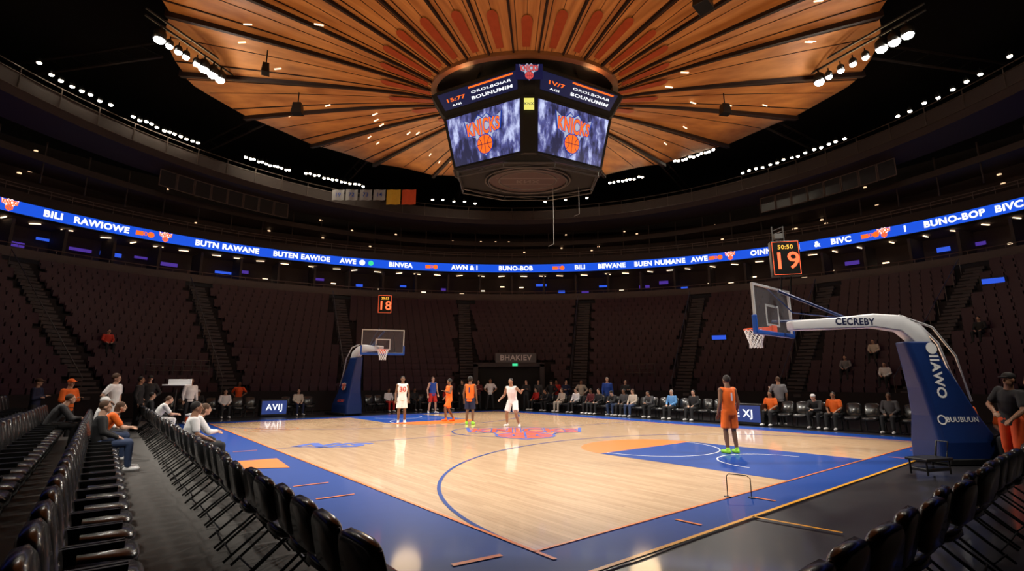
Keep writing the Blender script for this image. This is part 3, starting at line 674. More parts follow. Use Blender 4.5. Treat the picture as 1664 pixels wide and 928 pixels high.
# ------------------------------------------------------------------ hoops
def hoop(B, C, brd, zr, s, near, nearlab):
    B = Vector(B); C = Vector(C); d = C-B; dist = d.length; rz = atan2(d.y, d.x); k = s
    r = D.objects.new("basketball_hoop", None); COL.objects.link(r); r.location = B; r.rotation_euler = (0, 0, rz); top(r, nearlab, "basketball hoop")
    H = zr-2.93*k
    def sec(z, x0, x1, y, ch=.07):
        return [(x0*k+ch, -y*k, z), (x1*k-ch, -y*k, z), (x1*k, -y*k+ch, z), (x1*k, y*k-ch, z), (x1*k-ch, y*k, z), (x0*k+ch, y*k, z), (x0*k, y*k-ch, z), (x0*k, -y*k+ch, z)]
    mb = MB(); mb.rings([sec(.06, -.78, .66, .42), sec(.45*k, -.74, .64, .42), sec(1.0*k, -.47, .64, .32), sec(1.6*k, -.22, .70, .26), sec(2.15*k, .05, .80, .22), sec(2.62*k, .25, .90, .18)])
    bev(mb.obj("padded_column", M_NAVY, r, False), .03)
    mb = MB(); mb.box((-.35*k, 0, .06), (1.8*k, .95*k, .12)); bev(mb.obj("base", M_FRAME, r), .02)
    L0 = dist/k
    pts = [(.35, 2.45), (.5, 2.8), (.85, 3.04), (1.5, 3.10), (2.4, 3.03), (L0-.35, 2.97)] if L0 > 3.2 else [(.35, 2.45), (.5, 2.75), (.85, 2.95), (1.3, 3.03), (1.8, 3.0), (L0-.1, 2.97)]
    hh = [.20, .22, .19, .16, .13, .11]; rs = []
    for i, (x, z) in enumerate(pts):
        a = pts[max(0, i-1)]; b = pts[min(5, i+1)]; t = Vector((b[0]-a[0], 0, b[1]-a[1])).normalized(); nrm = Vector((-t.z, 0, t.x)); p = Vector((x, 0, z))
        y = Vector((0, .13, 0)); rs.append([(p+nrm*hh[i]-y)*k, (p+nrm*hh[i]+y)*k, (p-nrm*hh[i]+y)*k, (p-nrm*hh[i]-y)*k])
    mb = MB(); mb.rings(rs); bev(mb.obj("padded_arm", M_WHITE, r, True), .04)
    mb = MB()
    mb.tube([Vector(p)*k for p in ((.9, -.1, 3.22), (.3, -.12, 3.1), (-.15, -.12, 2.6), (-.35, -.12, 1.9), (-.6, -.12, 1.3))], .03*k, 6)
    mb.tube([Vector(p)*k for p in ((.9, .1, 3.22), (.15, .12, 2.95), (-.3, .12, 2.3), (-.5, .12, 1.3))], .025*k, 6)
    mb.obj("hydraulic_hose", M_ALU, r)
    mb = MB(); xs = min(2.0, L0-.9)
    mb.tube([Vector(p)*k for p in ((xs, 0, 3.12), (L0-.1, .12, 3.75))], .035*k, 6); mb.tube([Vector(p)*k for p in ((xs, 0, 3.12), (L0-.1, -.25, 3.1))], .03*k, 6); mb.tube([Vector(p)*k for p in ((xs-.2, 0, 3.12), (L0-.6, -.2, 3.3), (L0-.05, -.2, 3.85))], .015*k, 5)
    mb.obj("brace", M_NAVY, r)
    if near:
        F = Flat(); F.text("CECREBY", 0, 0, .21, 0, 1, .03); F.obj("lettering", [M_TXTN], lambda x, y, l: ((2.0-x)*k, .137*k, 3.06*k+y), r)
        F = Flat(); F.text("IIAWO", .2, 0, .30, 0, 1, .03, rot=-pi/2); F.circ(.2, .62, .13, 0, 1)
        F.obj("lettering", [M_TXTW], lambda x, y, l: ((.53-x)*k, (.250-.075*y)*k, 1.85*k+y), r)
        F = Flat(); F.text("BUUBUUN", .05, 0, .15, 0, 1, .02); F.arc(-.42, 0, .09, 0, 2*pi, .03, 0, 1)
        F.obj("lettering", [M_TXTW], lambda x, y, l: ((.06-x)*k, (.345-.15*y)*k, .92*k+y), r)
    else:
        F = Flat(); F.circ(0, .0, .2, 0, 1); emblem(F, 0, 0, .18, 2, 1, 0, 2, 1); F.text("BECREY", 0, -.75, .16, 2, 1, .02)
        F.obj("lettering", [M_TXTW, M_TXTN, M_ORIM], lambda x, y, l: ((.12+x)*k, (-.315-l*.003+.13*y)*k, 1.3*k+y), r)
    bo = D.objects.new("backboard", None); COL.objects.link(bo); bo.parent = r
    bo.location = (dist, 0, H); bo.rotation_euler = (0, 0, brd-rz); bo.scale = (k, k, k)
    g = MB(); g.box((0, 0, 3.32), (1.78, .02, 1.02)); g.obj("glass", M_GLASS, bo)
    f = MB()
    for sx in (-1, 1): f.box((sx*.9, 0, 3.32), (.045, .05, 1.09))
    f.box((0, 0, 3.84), (1.84, .05, .045)); f.box((0, 0, 2.80), (1.84, .05, .045))
    for sx in (-.3, .3): f.box((sx, .015, 3.2), (.05, .01, .45))
    f.box((0, .015, 3.42), (.65, .01, .05)); f.box((0, .015, 2.98), (.65, .01, .05))
    f.obj("frame", M_ALU, bo)
    p = MB(); p.box((0, 0, 2.78), (1.88, .1, .1)); p.box((-.92, 0, 2.95), (.07, .1, .4)); p.box((.92, 0, 2.95), (.07, .1, .4)); bev(p.obj("edge_padding", mat("blue_edge_pad", L((25, 75, 165)), .4), bo), .02)
    R = MB(); R.tube([(.23*cos(2*pi*q/24), .45+.23*sin(2*pi*q/24), 2.93) for q in range(24)], .014, 6, True); R.box((0, .12, 2.9), (.2, .22, .1)); R.box((0, .03, 2.88), (.26, .06, .2)); R.obj("rim", M_ORIM, bo)
    N = MB(); ns = 12
    for q in range(ns):
        for sgn in (-1, 1):
            pp = []
            for h in range(6):
                an = 2*pi*(q+sgn*h*.5)/ns; rad = .23-.10*min(1, h/4)+(.0 if h < 5 else .01); pp.append((rad*cos(an), .45+rad*sin(an), 2.92-h*.085))
            N.tube(pp, .009, 4)
    N.obj("net", M_NET, bo)
    sc = D.objects.new("shot_clock", None); COL.objects.link(sc); sc.parent = r
    zc = 4.56 if near else 4.95
    sc.location = (dist-.45*k if near else dist, 0, 0)
    sc.rotation_euler = (0, 0, -rz+atan2(-C.x, C.y)*(.45 if near else .9)); sc.scale = (k, k, k)
    c_ = MB(); c_.box((0, .1, zc), (.62, .2, .84)); c_.tube([(-.1, .15, zc-.4), (-.1, .3, 3.7)], .02, 6); c_.tube([(.1, .15, zc-.4), (.1, .3, 3.7)], .02, 6)
    bev(c_.obj("housing", M_FRAME, sc), .02)
    t_ = MB()
    if near:
        for sx in (-.12, .12): t_.tube([(sx-.1, .1, zc+.42), (sx-.1, .1, zc+.8)], .015, 5)
        for h in range(4): t_.tube([(-.22, .1, zc+.42+h*.09), (.02, .1, zc+.51+h*.09)], .010, 4)
        t_.box((-.1, .1, zc+.55), (.18, .12, .12)); t_.obj("bracket", mat("bracket_grey", (.2, .2, .2), .4, metal=.5), sc)
    F = Flat(); F.text("50:50" if near else "20:53", 0, .26, .14, 0, 1, .01); F.text("19" if near else "18", 0, -.08, .56, 1, 1, .012); F.line([(-.28, -.39), (.28, -.39), (.28, .39), (-.28, .39)], .012, 1, 1, True)
    F.obj("digits", [E_AMB, E_RED], pmap((0, -.002, zc), (1, 0, 0), (0, 0, 1)), sc)
    return r
BN = atan2(EX.y, EX.x)
hoop((9.75, 11.5, 0), (5.94, 11.25, 0), BN, 2.93, 1.0, True, "portable hoop with white padded arm and navy column")
hoop((-8.9, 27.7, 0), (-6.6, 25.6, 0), BN+pi-.40, 3.3, 1.15, False, "portable hoop with navy padded column at far baseline")

# ------------------------------------------------------------------ chairs
def rbox(c, d, tilt=0):
    m = MB(); x, y, z = d[0]/2, d[1]/2, d[2]/2; n = 20
    rs = []
    for yy, k in ((-y, .84), (-y*.55, 1.0), (y*.55, 1.0), (y, .84)):
        ring = []
        for i in range(n):
            a = 2*pi*i/n; ca, sa = cos(a), sin(a)
            px = abs(ca)**.45*(1 if ca > 0 else -1)*x*k; pz = abs(sa)**.45*(1 if sa > 0 else -1)*z*k
            ring.append((c[0]+px, c[1]+yy*cos(tilt)-pz*sin(tilt), c[2]+yy*sin(tilt)+pz*cos(tilt)))
        rs.append(ring)
    m.rings(rs); return m
seat_m = rbox((0, .02, .45), (.44, .09, .42), tilt=pi/2-.06).mesh("seat", M_BLACKPAD, True)
back_m = rbox((0, -.25, .73), (.45, .09, .36), tilt=.22).mesh("backrest", M_BLACKPAD, True)
lg = []
for sx in (-1, 1):
    m = MB(); m.tube([(sx*.235, .26, .012), (sx*.225, -.16, .52), (sx*.225, -.27, .86)], .013, 6); lg.append(m.mesh("front_leg", M_FRAME, True))
    m = MB(); m.tube([(sx*.215, -.34, .012), (sx*.21, .18, .43)], .013, 6); lg.append(m.mesh("back_leg", M_FRAME, True))
m = MB(); m.tube([(-.23, .2, .1), (.23, .2, .1)], .009, 5); bar_m = m.mesh("crossbar", M_FRAME)
m = MB(); m.tube([(-.21, -.28, .08), (.21, -.28, .08)], .009, 5); bar_n = m.mesh("crossbar", M_FRAME)
FOLD = [("seat", seat_m), ("backrest", back_m)]+[("leg", x) for x in lg]+[("crossbar", bar_m), ("crossbar", bar_n)]
s2 = rbox((0, .05, .44), (.50, .12, .48), tilt=pi/2-.05).mesh("seat", M_BLACKPAD, True)
b2 = rbox((0, -.24, .72), (.50, .11, .50), tilt=.22).mesh("backrest", M_BLACKPAD, True)
m = MB(); m.box((0, -.05, .02), (.5, .3, .03)); m.tube([(-.2, -.05, .02), (-.2, -.05, .4)], .03, 6); m.tube([(.2, -.05, .02), (.2, -.05, .4)], .03, 6); p2 = m.mesh("pedestal", M_FRAME)
am = []
for sx in (-1, 1): m = MB(); m.box((sx*.27, 0, .58), (.035, .36, .05)); m.box((sx*.27, -.12, .44), (.03, .08, .3)); am.append(m.mesh("armrest", M_FRAME))
PADS = [("seat", s2), ("backrest", b2), ("pedestal", p2), ("armrest", am[0]), ("armrest", am[1])]
def chair(p, rz, parts, name, lab, grp):
    r = D.objects.new(name, None); COL.objects.link(r); r.location = p; r.rotation_euler = (0, 0, rz); top(r, lab, "chair", grp)
    for n_, me in parts: link(n_, me, r)
    return r
R_PX = atan2(-EX.x, EX.y); R_PY = CR; R_MX = R_PX+pi; R_MY = CR+pi
RC = -2.2
y = -1.35
while y < 19.2:
    chair(CW(RC+random.uniform(-.03, .03), y), R_PX+random.uniform(-.07, .07), FOLD, "folding_chair", "black padded folding chair in the courtside row", "courtside folding chairs"); y += .53
x = -1.1
while x < 6.6:
    chair(CW(x, -2.82+random.uniform(-.04, .04)), R_PY+random.uniform(-.08, .08), FOLD, "folding_chair", "black padded folding chair behind the near baseline", "baseline folding chairs"); x += .53
y = .3
while y < 20.2:
    if not (5.6 < y < 7.2): chair(CW(17.7, y), R_MX, PADS, "padded_chair", "black padded team chair along the far sideline", "far sideline chairs")
    y += .58
x = -1.2
while x < 15:
    if not (5.2 < x < 8.6) and not (2.6 < x < 4.0): chair(CW(x, 24.4), R_MY, PADS, "padded_chair", "black padded chair behind the far baseline", "far baseline chairs")
    x += .58
ROWS = [(-3.6, 0.0), (-4.55, 0.16), (-5.5, .38), (-6.45, .60), (-7.4, .82), (-8.35, 1.04)]
for i, (cx, z) in enumerate(ROWS):
    ye = 15.2 if i < 2 else 16.6
    if z > 0:
        c = CW(cx-.05, (ye-2.2)/2+.1, z/2-.005); mb = MB(); mb.box((0, 0, 0), (.95, ye+3.0, z)); struct(mb.obj("floor_riser", M_CARPET, None, False, c, CR))
    y = -1.5+i*.3
    while y < ye-.3:
        chair(CW(cx, y, z), R_PX, PADS, "floor_chair", "glossy black padded seat in a straight row", "black floor seats"); y += .60

# ------------------------------------------------------------------ people
def evalmesh(mb, vox, smooth_it, name):
    me = D.meshes.new(name); me.from_pydata(mb.v, [], mb.f); o = D.objects.new("tmp", me); COL.objects.link(o)
    r = o.modifiers.new("r", 'REMESH'); r.mode = 'VOXEL'; r.voxel_size = vox; r.use_smooth_shade = True
    s = o.modifiers.new("s", 'SMOOTH'); s.iterations = smooth_it; s.factor = .5
    bpy.context.view_layer.update(); dg = bpy.context.evaluated_depsgraph_get()
    out = D.meshes.new_from_object(o.evaluated_get(dg)); out.name = name
    D.objects.remove(o); D.meshes.remove(me)
    out.polygons.foreach_set("use_smooth", [True]*len(out.polygons))
    out.materials.clear(); out.materials.append(M_WHITE); return out
V = Vector
def P(**k):
    d = dict(pel=(0, 0, .96), wai=(0, 0, 1.10), che=(0, .005, 1.30), nec=(0, -.01, 1.50), hea=(0, .02, 1.665),
             shL=(-.185, 0, 1.44), shR=(.185, 0, 1.44), elL=(-.245, -.03, 1.15), elR=(.245, -.03, 1.15), wrL=(-.25, .07, .90), wrR=(.25, .07, .90),
             hiL=(-.095, 0, .93), hiR=(.095, 0, .93), knL=(-.11, .03, .51), knR=(.11, .03, .51), anL=(-.12, -.02, .09), anR=(.12, -.02, .09), tL=(-.145, .15, .035), tR=(.145, .15, .035))
    d.update(k); return {a: V(b) for a, b in d.items()}
POSES = {
 'stand': P(),
 'hips': P(elL=(-.37, -.08, 1.19), elR=(.37, -.08, 1.19), wrL=(-.19, .05, 1.03), wrR=(.19, .05, 1.03), anL=(-.19, -.02, .09), anR=(.19, -.02, .09), knL=(-.15, .03, .51), knR=(.15, .03, .51), tL=(-.23, .15, .035), tR=(.23, .15, .035)),
 'wide': P(elL=(-.27, -.05, 1.16), elR=(.28, -.02, 1.15), wrL=(-.25, .10, .94), wrR=(.30, .08, .90), knL=(-.15, .04, .50), knR=(.15, .02, .50), anL=(-.2, -.02, .09), anR=(.2, -.02, .09), tL=(-.26, .14, .035), tR=(.26, .14, .035)),
 'step': P(che=(0, .03, 1.30), elL=(-.26, .1, 1.2), wrL=(-.18, .32, 1.28), elR=(.27, -.12, 1.17), wrR=(.27, .06, 1.0), knL=(-.11, .24, .56), anL=(-.11, .20, .13), tL=(-.12, .37, .07), knR=(.11, -.06, .5), anR=(.12, -.30, .12), tR=(.13, -.14, .035)),
 'ready': P(pel=(0, -.06, .90), wai=(0, -.03, 1.04), che=(0, .04, 1.23), nec=(0, .09, 1.42), hea=(0, .14, 1.58), shL=(-.185, .07, 1.36), shR=(.185, .07, 1.36), elL=(-.38, .10, 1.20), elR=(.30, .0, 1.1), wrL=(-.50, .30, 1.28), wrR=(.36, .2, .98),
            hiL=(-.1, -.06, .88), hiR=(.1, -.06, .88), knL=(-.20, .16, .50), knR=(.18, .06, .48), anL=(-.30, .06, .09), anR=(.26, -.18, .11), tL=(-.36, .23, .035), tR=(.30, -.02, .035)),
 'fold': P(elL=(-.26, .04, 1.17), elR=(.26, .04, 1.17), wrL=(.06, .20, 1.20), wrR=(-.06, .21, 1.24)),
 'arm': P(elL=(-.30, .1, 1.22), wrL=(-.26, .32, 1.36), elR=(.25, -.03, 1.15)),
 'sit': P(pel=(0, -.05, .56), wai=(0, -.08, .70), che=(0, -.08, .90), nec=(0, -.07, 1.09), hea=(0, -.03, 1.25), shL=(-.185, -.08, 1.03), shR=(.185, -.08, 1.03), elL=(-.25, -.02, .78), elR=(.25, -.02, .78), wrL=(-.13, .22, .66), wrR=(.13, .22, .66),
          hiL=(-.1, -.03, .55), hiR=(.1, -.03, .55), knL=(-.15, .42, .54), knR=(.15, .42, .54), anL=(-.15, .44, .09), anR=(.15, .44, .09), tL=(-.17, .61, .035), tR=(.17, .61, .035)),
 'sitlean': P(pel=(0, -.05, .56), wai=(0, -.02, .70), che=(0, .08, .88), nec=(0, .18, 1.04), hea=(0, .27, 1.17), shL=(-.185, .14, .99), shR=(.185, .14, .99), elL=(-.22, .33, .72), elR=(.22, .33, .72), wrL=(-.04, .5, .70), wrR=(.04, .5, .72),
          hiL=(-.1, -.03, .55), hiR=(.1, -.03, .55), knL=(-.17, .42, .54), knR=(.17, .42, .54), anL=(-.15, .38, .09), anR=(.15, .38, .09), tL=(-.17, .55, .035), tR=(.17, .55, .035)),
 'leanside': P(che=(-.06, .05, 1.29), nec=(-.13, .09, 1.47), hea=(-.18, .13, 1.63), shL=(-.31, .1, 1.38), shR=(.06, .06, 1.45), elL=(-.40, .22, 1.12), wrL=(-.36, .42, .98), elR=(.16, .2, 1.2), wrR=(-.05, .36, 1.08), knL=(-.13, .1, .51), anL=(-.16, .06, .09), tL=(-.2, .24, .035), anR=(.16, -.1, .09), tR=(.2, .08, .035)),
}
def hand(mb, w, d, side):
    d = d.normalized(); up = V((0, 0, 1)) if abs(d.z) < .9 else V((0, 1, 0)); s = d.cross(up).normalized(); n = s.cross(d)
    mb.limb(w, w+d*.03, .027, .028, 8)
    for k in range(4):
        o = s*((k-1.5)*.021); mb.limb(w+d*.02+o*.7, w+d*.085+o, .013, .0115, 6)
        l = (.058, .07, .066, .05)[k]; c = -n*.02; a = w+d*.085+o*1.1; b = a+d*l*.55+c*.3+o*.1; e = b+d*l*.42+c
        mb.limb(a, b, .0105, .0095, 6); mb.limb(b, e, .0095, .008, 6)
    t = w+d*.03+s*side*.028; mb.limb(t, t+d*.035+s*side*.025, .012, .0105, 6); mb.limb(t+d*.035+s*side*.025, t+d*.06+s*side*.028-n*.008, .0105, .009, 6)
def body(J):
    mb = MB(); lat = (J['shR']-J['shL'])
    mb.etube([J['pel']-V((0, 0, .07)), J['pel'], J['wai'], J['che'], J['che'].lerp(J['nec'], .6), J['nec'], J['nec'].lerp(J['hea'], .6)],
             [(.12, .09), (.155, .11), (.135, .095), (.165, .115), (.155, .095), (.075, .065), (.055, .058)], lat)
    for s, q in (('L', -1), ('R', 1)):
        sh, el, wr = J['sh'+s], J['el'+s], J['wr'+s]
        mb.limb(J['che'].lerp(J['nec'], .55), sh, .08, .062); mb.limb(sh, el, .056, .042); mb.limb(el, el.lerp(wr, .35), .042, .043); mb.limb(el.lerp(wr, .35), wr, .043, .027)
        hand(mb, wr, wr-el, -q)
        hi, kn, an, t = J['hi'+s], J['kn'+s], J['an'+s], J['t'+s]
        mb.limb(hi, hi.lerp(kn, .4), .088, .082); mb.limb(hi.lerp(kn, .4), kn, .082, .056); mb.limb(kn, kn.lerp(an, .35), .055, .057); mb.limb(kn.lerp(an, .35), an, .057, .036); mb.limb(an-V((0, 0, .03)), t, .035, .028)
    h = J['hea']; mb.sph(h+V((0, -.012, .02)), (.074, .092, .098), 16, 12); mb.sph(h+V((0, .018, -.045)), (.056, .066, .07), 14, 10); mb.sph(h+V((0, .05, -.088)), (.026, .022, .022))
    mb.limb(h+V((0, .082, .015)), h+V((0, .098, -.022)), .009, .013, 8)
    for q in (-1, 1): mb.sph(h+V((q*.076, -.008, -.01)), (.012, .022, .032), 8, 6); mb.sph(h+V((q*.03, .062, .028)), (.026, .018, .009), 8, 6)
    mb.limb(h+V((-.018, .078, -.056)), h+V((.018, .078, -.056)), .008, .008, 6)
    return mb
def torso_cloth(J, sleeve, g=.022, low=.10):
    mb = MB(); lat = (J['shR']-J['shL']); sit = J['pel'].z < .7
    mb.etube([J['pel']-V((0, 0, .0 if sit else low)), J['pel']+V((0, 0, .04)), J['wai'], J['che'], J['che'].lerp(J['nec'], .62), J['nec']],
             [(.175, .13 if not sit else .125), (.17, .127), (.155+g*.3, .112+g*.3), (.172+g, .118+g*.7), (.16+g*.7, .10+g*.6), (.085, .078)], lat)
    for s in 'LR':
        sh, el, wr = J['sh'+s], J['el'+s], J['wr'+s]
        mb.limb(J['che'].lerp(J['nec'], .55), sh.lerp(J['nec'], .15 if sleeve == 0 else 0), .09, .068)
        if sleeve == 1: mb.limb(sh, sh.lerp(el, .7), .074, .066)
        if sleeve == 2: mb.limb(sh, el, .074, .06); mb.limb(el, el.lerp(wr, .93), .06, .042)
    return mb
def leg_cloth(J, long):
    mb = MB(); lat = (J['hiR']-J['hiL'])
    mb.etube([J['pel']-V((0, 0, .09)), J['pel'], J['pel'].lerp(J['wai'], .55)], [(.15, .12), (.175, .13), (.155, .115)], lat)
    for s in 'LR':
        hi, kn, an = J['hi'+s], J['kn'+s], J['an'+s]
        if long: mb.limb(hi, kn, .102, .074); mb.limb(kn, an+V((0, 0, .02)), .074, .056)
        else: mb.limb(hi, hi.lerp(kn, .45), .105, .108); mb.tube([hi.lerp(kn, .3), hi.lerp(kn, .86)], [.105, .112], 14)
    return mb
def shoes(J):
    mb = MB()
    for s in 'LR':
        an, t = J['an'+s], J['t'+s]; f = (t-an); f.z = 0; f.normalize(); heel = V((an.x, an.y, t.z+.01))-f*.035
        mb.limb(heel, heel+f*.1, .045, .046, 10); mb.limb(heel+f*.1, V((t.x, t.y, t.z+.005)), .046, .04, 10); mb.limb(heel+f*.02, an+V((0, 0, .02)), .045, .046, 10)
    return mb
def hairm(J, kind):
    h = J['hea']; mb = MB()
    if kind == 'short':
        mb.sph(h+V((0, -.028, .04)), (.082, .094, .094), 16, 12)
    elif kind == 'long':
        mb.sph(h+V((0, -.026, .04)), (.088, .098, .096), 16, 12); mb.limb(h+V((0, -.06, 0)), h+V((0, -.085, -.2)), .075, .06)
    elif kind == 'bushy': mb.sph(h+V((0, -.035, .05)), (.098, .105, .105), 16, 12)
    elif kind == 'cap':
        mb.sph(h+V((0, -.012, .052)), (.088, .102, .078), 16, 12); mb.sph(h+V((0, .1, .045)), (.065, .07, .012), 14, 6)
    return mb
PC = {}
def pm(pose, part, var=None):
    key = (pose, part, var)
    if key in PC: return PC[key]
    J = POSES[pose]
    if part == 'body': me = evalmesh(body(J), .0085, 3, "person_body")
    elif part == 'top': me = evalmesh(torso_cloth(J, var), .014, 4, "shirt")
    elif part == 'bot': me = evalmesh(leg_cloth(J, var), .014, 4, "trousers")
    elif part == 'shoe': me = evalmesh(shoes(J), .011, 2, "shoe")
    elif part == 'hair': me = evalmesh(hairm(J, var), .012 if var != 'cap' else .008, 2, "hair")
    elif part == 'eye':
        mb = MB(); [mb.sph(J['hea']+V((q*.03, .074, .012)), (.012, .008, .007), 8, 6) for q in (-1, 1)]; me = mb.mesh("eyes", M_FRAME, True)
    PC[key] = me; return me
SK = {'d': mat("skin_dark", (.16, .075, .04), .5, noise=.05), 'm': mat("skin_brown", (.30, .15, .085), .5, noise=.05), 'l': mat("skin_light", (.55, .32, .22), .5, noise=.05)}
CLR = {'white': (.80, .80, .81), 'orange': L((250, 108, 22)), 'dorange': L((225, 80, 22)), 'blue': L((30, 70, 165)), 'navy': L((16, 24, 60)), 'black': (.012, .012, .014), 'grey': (.20, .20, .21), 'red': L((185, 35, 28)), 'jean': L((45, 62, 95)), 'lime': L((150, 220, 60)), 'cream': (.55, .48, .4), 'brown': L((60, 38, 26)), 'sky': L((90, 150, 210)), 'maroon': L((90, 25, 30)), 'darkgrey': (.05, .05, .055), 'red2': L((200, 60, 40))}
HC = {'k': (.012, .009, .008), 'b': (.08, .04, .02), 'o': CLR['orange'], 'w': (.7, .7, .7), 'g': (.3, .28, .26)}
def cmx(pref, c, table): return mat(pref+"_"+c, table[c], .75, nscale=14, noise=.1)
def person(loc, face, h, pose, tp, tc, bt, bc, shoe, skin, hair, hc, label, logo=None):
    o = link("person", pm(pose, 'body'), None, loc, face); s = h/1.80; o.scale = (s, s, s); top(o, label, "person")
    def sm(ob, m): ob.material_slots[0].link = 'OBJECT'; ob.material_slots[0].material = m
    sm(o, SK[skin])
    sleeve = {'tank': 0, 'tee': 1, 'long': 2}[tp]
    c = link("jersey" if tp == 'tank' else "shirt", pm(pose, 'top', sleeve), o); sm(c, cmx("cloth", tc, CLR))
    c = link("shorts" if bt == 's' else "trousers", pm(pose, 'bot', bt == 'l'), o); sm(c, cmx("cloth", bc, CLR))
    c = link("shoes", pm(pose, 'shoe'), o); sm(c, cmx("cloth", shoe, CLR))
    if hair: c = link("cap" if hair == 'cap' else "hair", pm(pose, 'hair', hair), o); sm(c, cmx("hair", hc, HC))
    link("eyes", pm(pose, 'eye'), o)
    if logo:
        side, txt, m_ = logo; F = Flat(); F.text(txt, 0, 0, .26, 0, 1, .03); J = POSES[pose]; z = J['che'].z-.02; yy = J['che'].y+side*.150
        F.obj("jersey_number", [m_], (lambda x, y, l: (-x*side, yy-side*abs(x)*.12, z+y)), o)
    return o
def hd(dx, dy): return atan2(-dx, dy)
TO_CAM = pi
person((-4.71, 21.9, 0), hd(.3, -1), 1.98, 'stand', 'tank', 'white', 's', 'white', 'white', 'd', 'short', 'k', "player in white uniform standing with arms down", (1, "30", mat("num_red", L((200, 60, 40)), .6, noise=0)))
person((-4.47, 28.7, 0), hd(.6, -.8), 2.02, 'wide', 'tank', 'blue', 's', 'red', 'white', 'l', 'short', 'b', "player in blue top and red shorts on the court")
person((-2.82, 22.9, 0), hd(-.8, -.6), 1.86, 'step', 'tank', 'orange', 's', 'orange', 'orange', 'd', 'bushy', 'k', "player in orange uniform walking across the key", (-1, "8", M_TXTW))
person((-1.75, 21.3, 0), hd(.2, 1), 1.95, 'stand', 'tank', 'orange', 's', 'navy', 'lime', 'd', 'bushy', 'k', "player in orange jersey, navy shorts and lime shoes", (-1, "1", mat("num_blue", L((30, 50, 110)), .6, noise=0)))
person((-1.40, 33.0, 0), TO_CAM, 1.95, 'hips', 'tee', 'white', 'l', 'black', 'black', 'm', 'short', 'k', "official in white shirt and black trousers by the tunnel")
person((0.0, 20.15, 0), hd(-.35, -.9), 1.97, 'ready', 'tank', 'white', 's', 'white', 'white', 'm', 'short', 'k', "player in white uniform striding with knees bent")
person((5.41, 12.8, 0), hd(-.25, 1), 1.90, 'stand', 'tank', 'orange', 's', 'orange', 'lime', 'd', 'short', 'k', "player in orange uniform seen from behind, lime shoes", (-1, "1", M_TXTW))
person((5.47, 29.2, 0), TO_CAM, 2.0, 'stand', 'long', 'blue', 'l', 'jean', 'white', 'l', 'short', 'g', "man in blue jacket and jeans standing courtside")
person((11.0, 21.0, 0), hd(.3, 1), 1.95, 'arm', 'tee', 'grey', 'l', 'black', 'white', 'm', 'short', 'b', "man in grey shirt and black trousers, back turned")
person((9.45, 9.75, 0), hd(-.9, -.1), 1.95, 'leanside', 'tee', 'black', 'l', 'dorange', 'black', 'm', 'cap', 'k', "man in black shirt and orange trousers leaning beside hoop")
person((-15.2, 16.3, 0), hd(.6, .2), 1.85, 'fold', 'long', 'navy', 'l', 'black', 'black', 'l', 'cap', 'b', "man in navy jacket and cap with folded arms")
person((-13.2, 15.2, 0), hd(.9, -.1), 1.83, 'fold', 'long', 'orange', 'l', 'black', 'black', 'l', 'cap', 'o', "man in orange hoodie and orange cap standing")
person((-12.4, 15.9, 0), hd(.9, .1), 1.98, 'hips', 'tee', 'white', 's', 'white', 'white', 'l', 'bushy', 'b', "young man in white top with brown hair standing")
person((-13.6, 18.6, 0), hd(.9, .3), 1.93, 'stand', 'long', 'black', 'l', 'black', 'black', 'm', 'short', 'k', "man in black clothes standing by the chairs")
person((-14.2, 19.9, 0), hd(.7, -.6), 2.0, 'hips', 'long', 'black', 'l', 'black', 'black', 'l', 'cap', 'k', "tall man in black jacket and cap")
person((-13.7, 21.7, 0), hd(.7, -.5), 1.9, 'stand', 'long', 'white', 'l', 'black', 'white', 'm', 'short', 'k', "woman in white jacket and black trousers standing")
person(CW(-.4, 25.8), hd(.5, -.8), 1.75, 'stand', 'long', 'black', 'l', 'black', 'black', 'l', 'short', 'k', "man in black standing behind the far chairs")
person(CW(2.0, 26.0), hd(.3, -.8), 1.75, 'hips', 'tee', 'dorange', 'l', 'black', 'black', 'd', 'short', 'k', "man in orange shirt behind the far chairs")
def sitp(cx, cy, z, rz, pose, tp, tc, bt, bc, sh, sk, hr, hc, lab, h=1.78):
    person(CW(cx, cy, z), rz, h, pose, tp, tc, bt, bc, sh, sk, hr, hc, lab)
sitp(-3.55, 8.7, 0, R_PX, 'sit', 'long', 'black', 'l', 'jean', 'white', 'l', 'short', 'b', "person in black jacket and jeans seated in a floor seat")
sitp(-3.55, 10.5, 0, R_PX, 'sitlean', 'tee', 'orange', 'l', 'jean', 'white', 'l', 'long', 'b', "person in orange shirt leaning forward in a floor seat")
sitp(-3.55, 11.7, 0, R_PX, 'sit', 'long', 'white', 'l', 'darkgrey', 'white', 'm', 'cap', 'w', "person in white hoodie and white cap seated")
sitp(-3.55, 12.9, 0, R_PX, 'sit', 'long', 'white', 'l', 'black', 'white', 'l', 'cap', 'g', "person in white top and grey cap seated")
sitp(-4.5, 12.0, .16, R_PX, 'sitlean', 'long', 'darkgrey', 'l', 'black', 'black', 'l', 'short', 'b', "person in dark jacket seated in second row")
sitp(RC, 8.19, 0, R_PX, 'sitlean', 'long', 'white', 'l', 'black', 'white', 'l', 'long', 'b', "person with long brown hair seated courtside in white")
sitp(RC, 7.13, 0, R_PX, 'sit', 'tee', 'white', 'l', 'black', 'black', 'm', 'short', 'k', "person in white shirt seated on courtside chair")
sitp(RC, 15.61, 0, R_PX, 'sitlean', 'tee', 'white', 'l', 'white', 'white', 'l', 'short', 'b', "person in white bending forward on courtside chair")
sitp(RC, 18.26, 0, R_PX, 'sit', 'long', 'black', 'l', 'black', 'black', 'l', 'short', 'k', "person in black seated courtside")
def idx(v, st, sp): return st+round((v-st)/sp)*sp
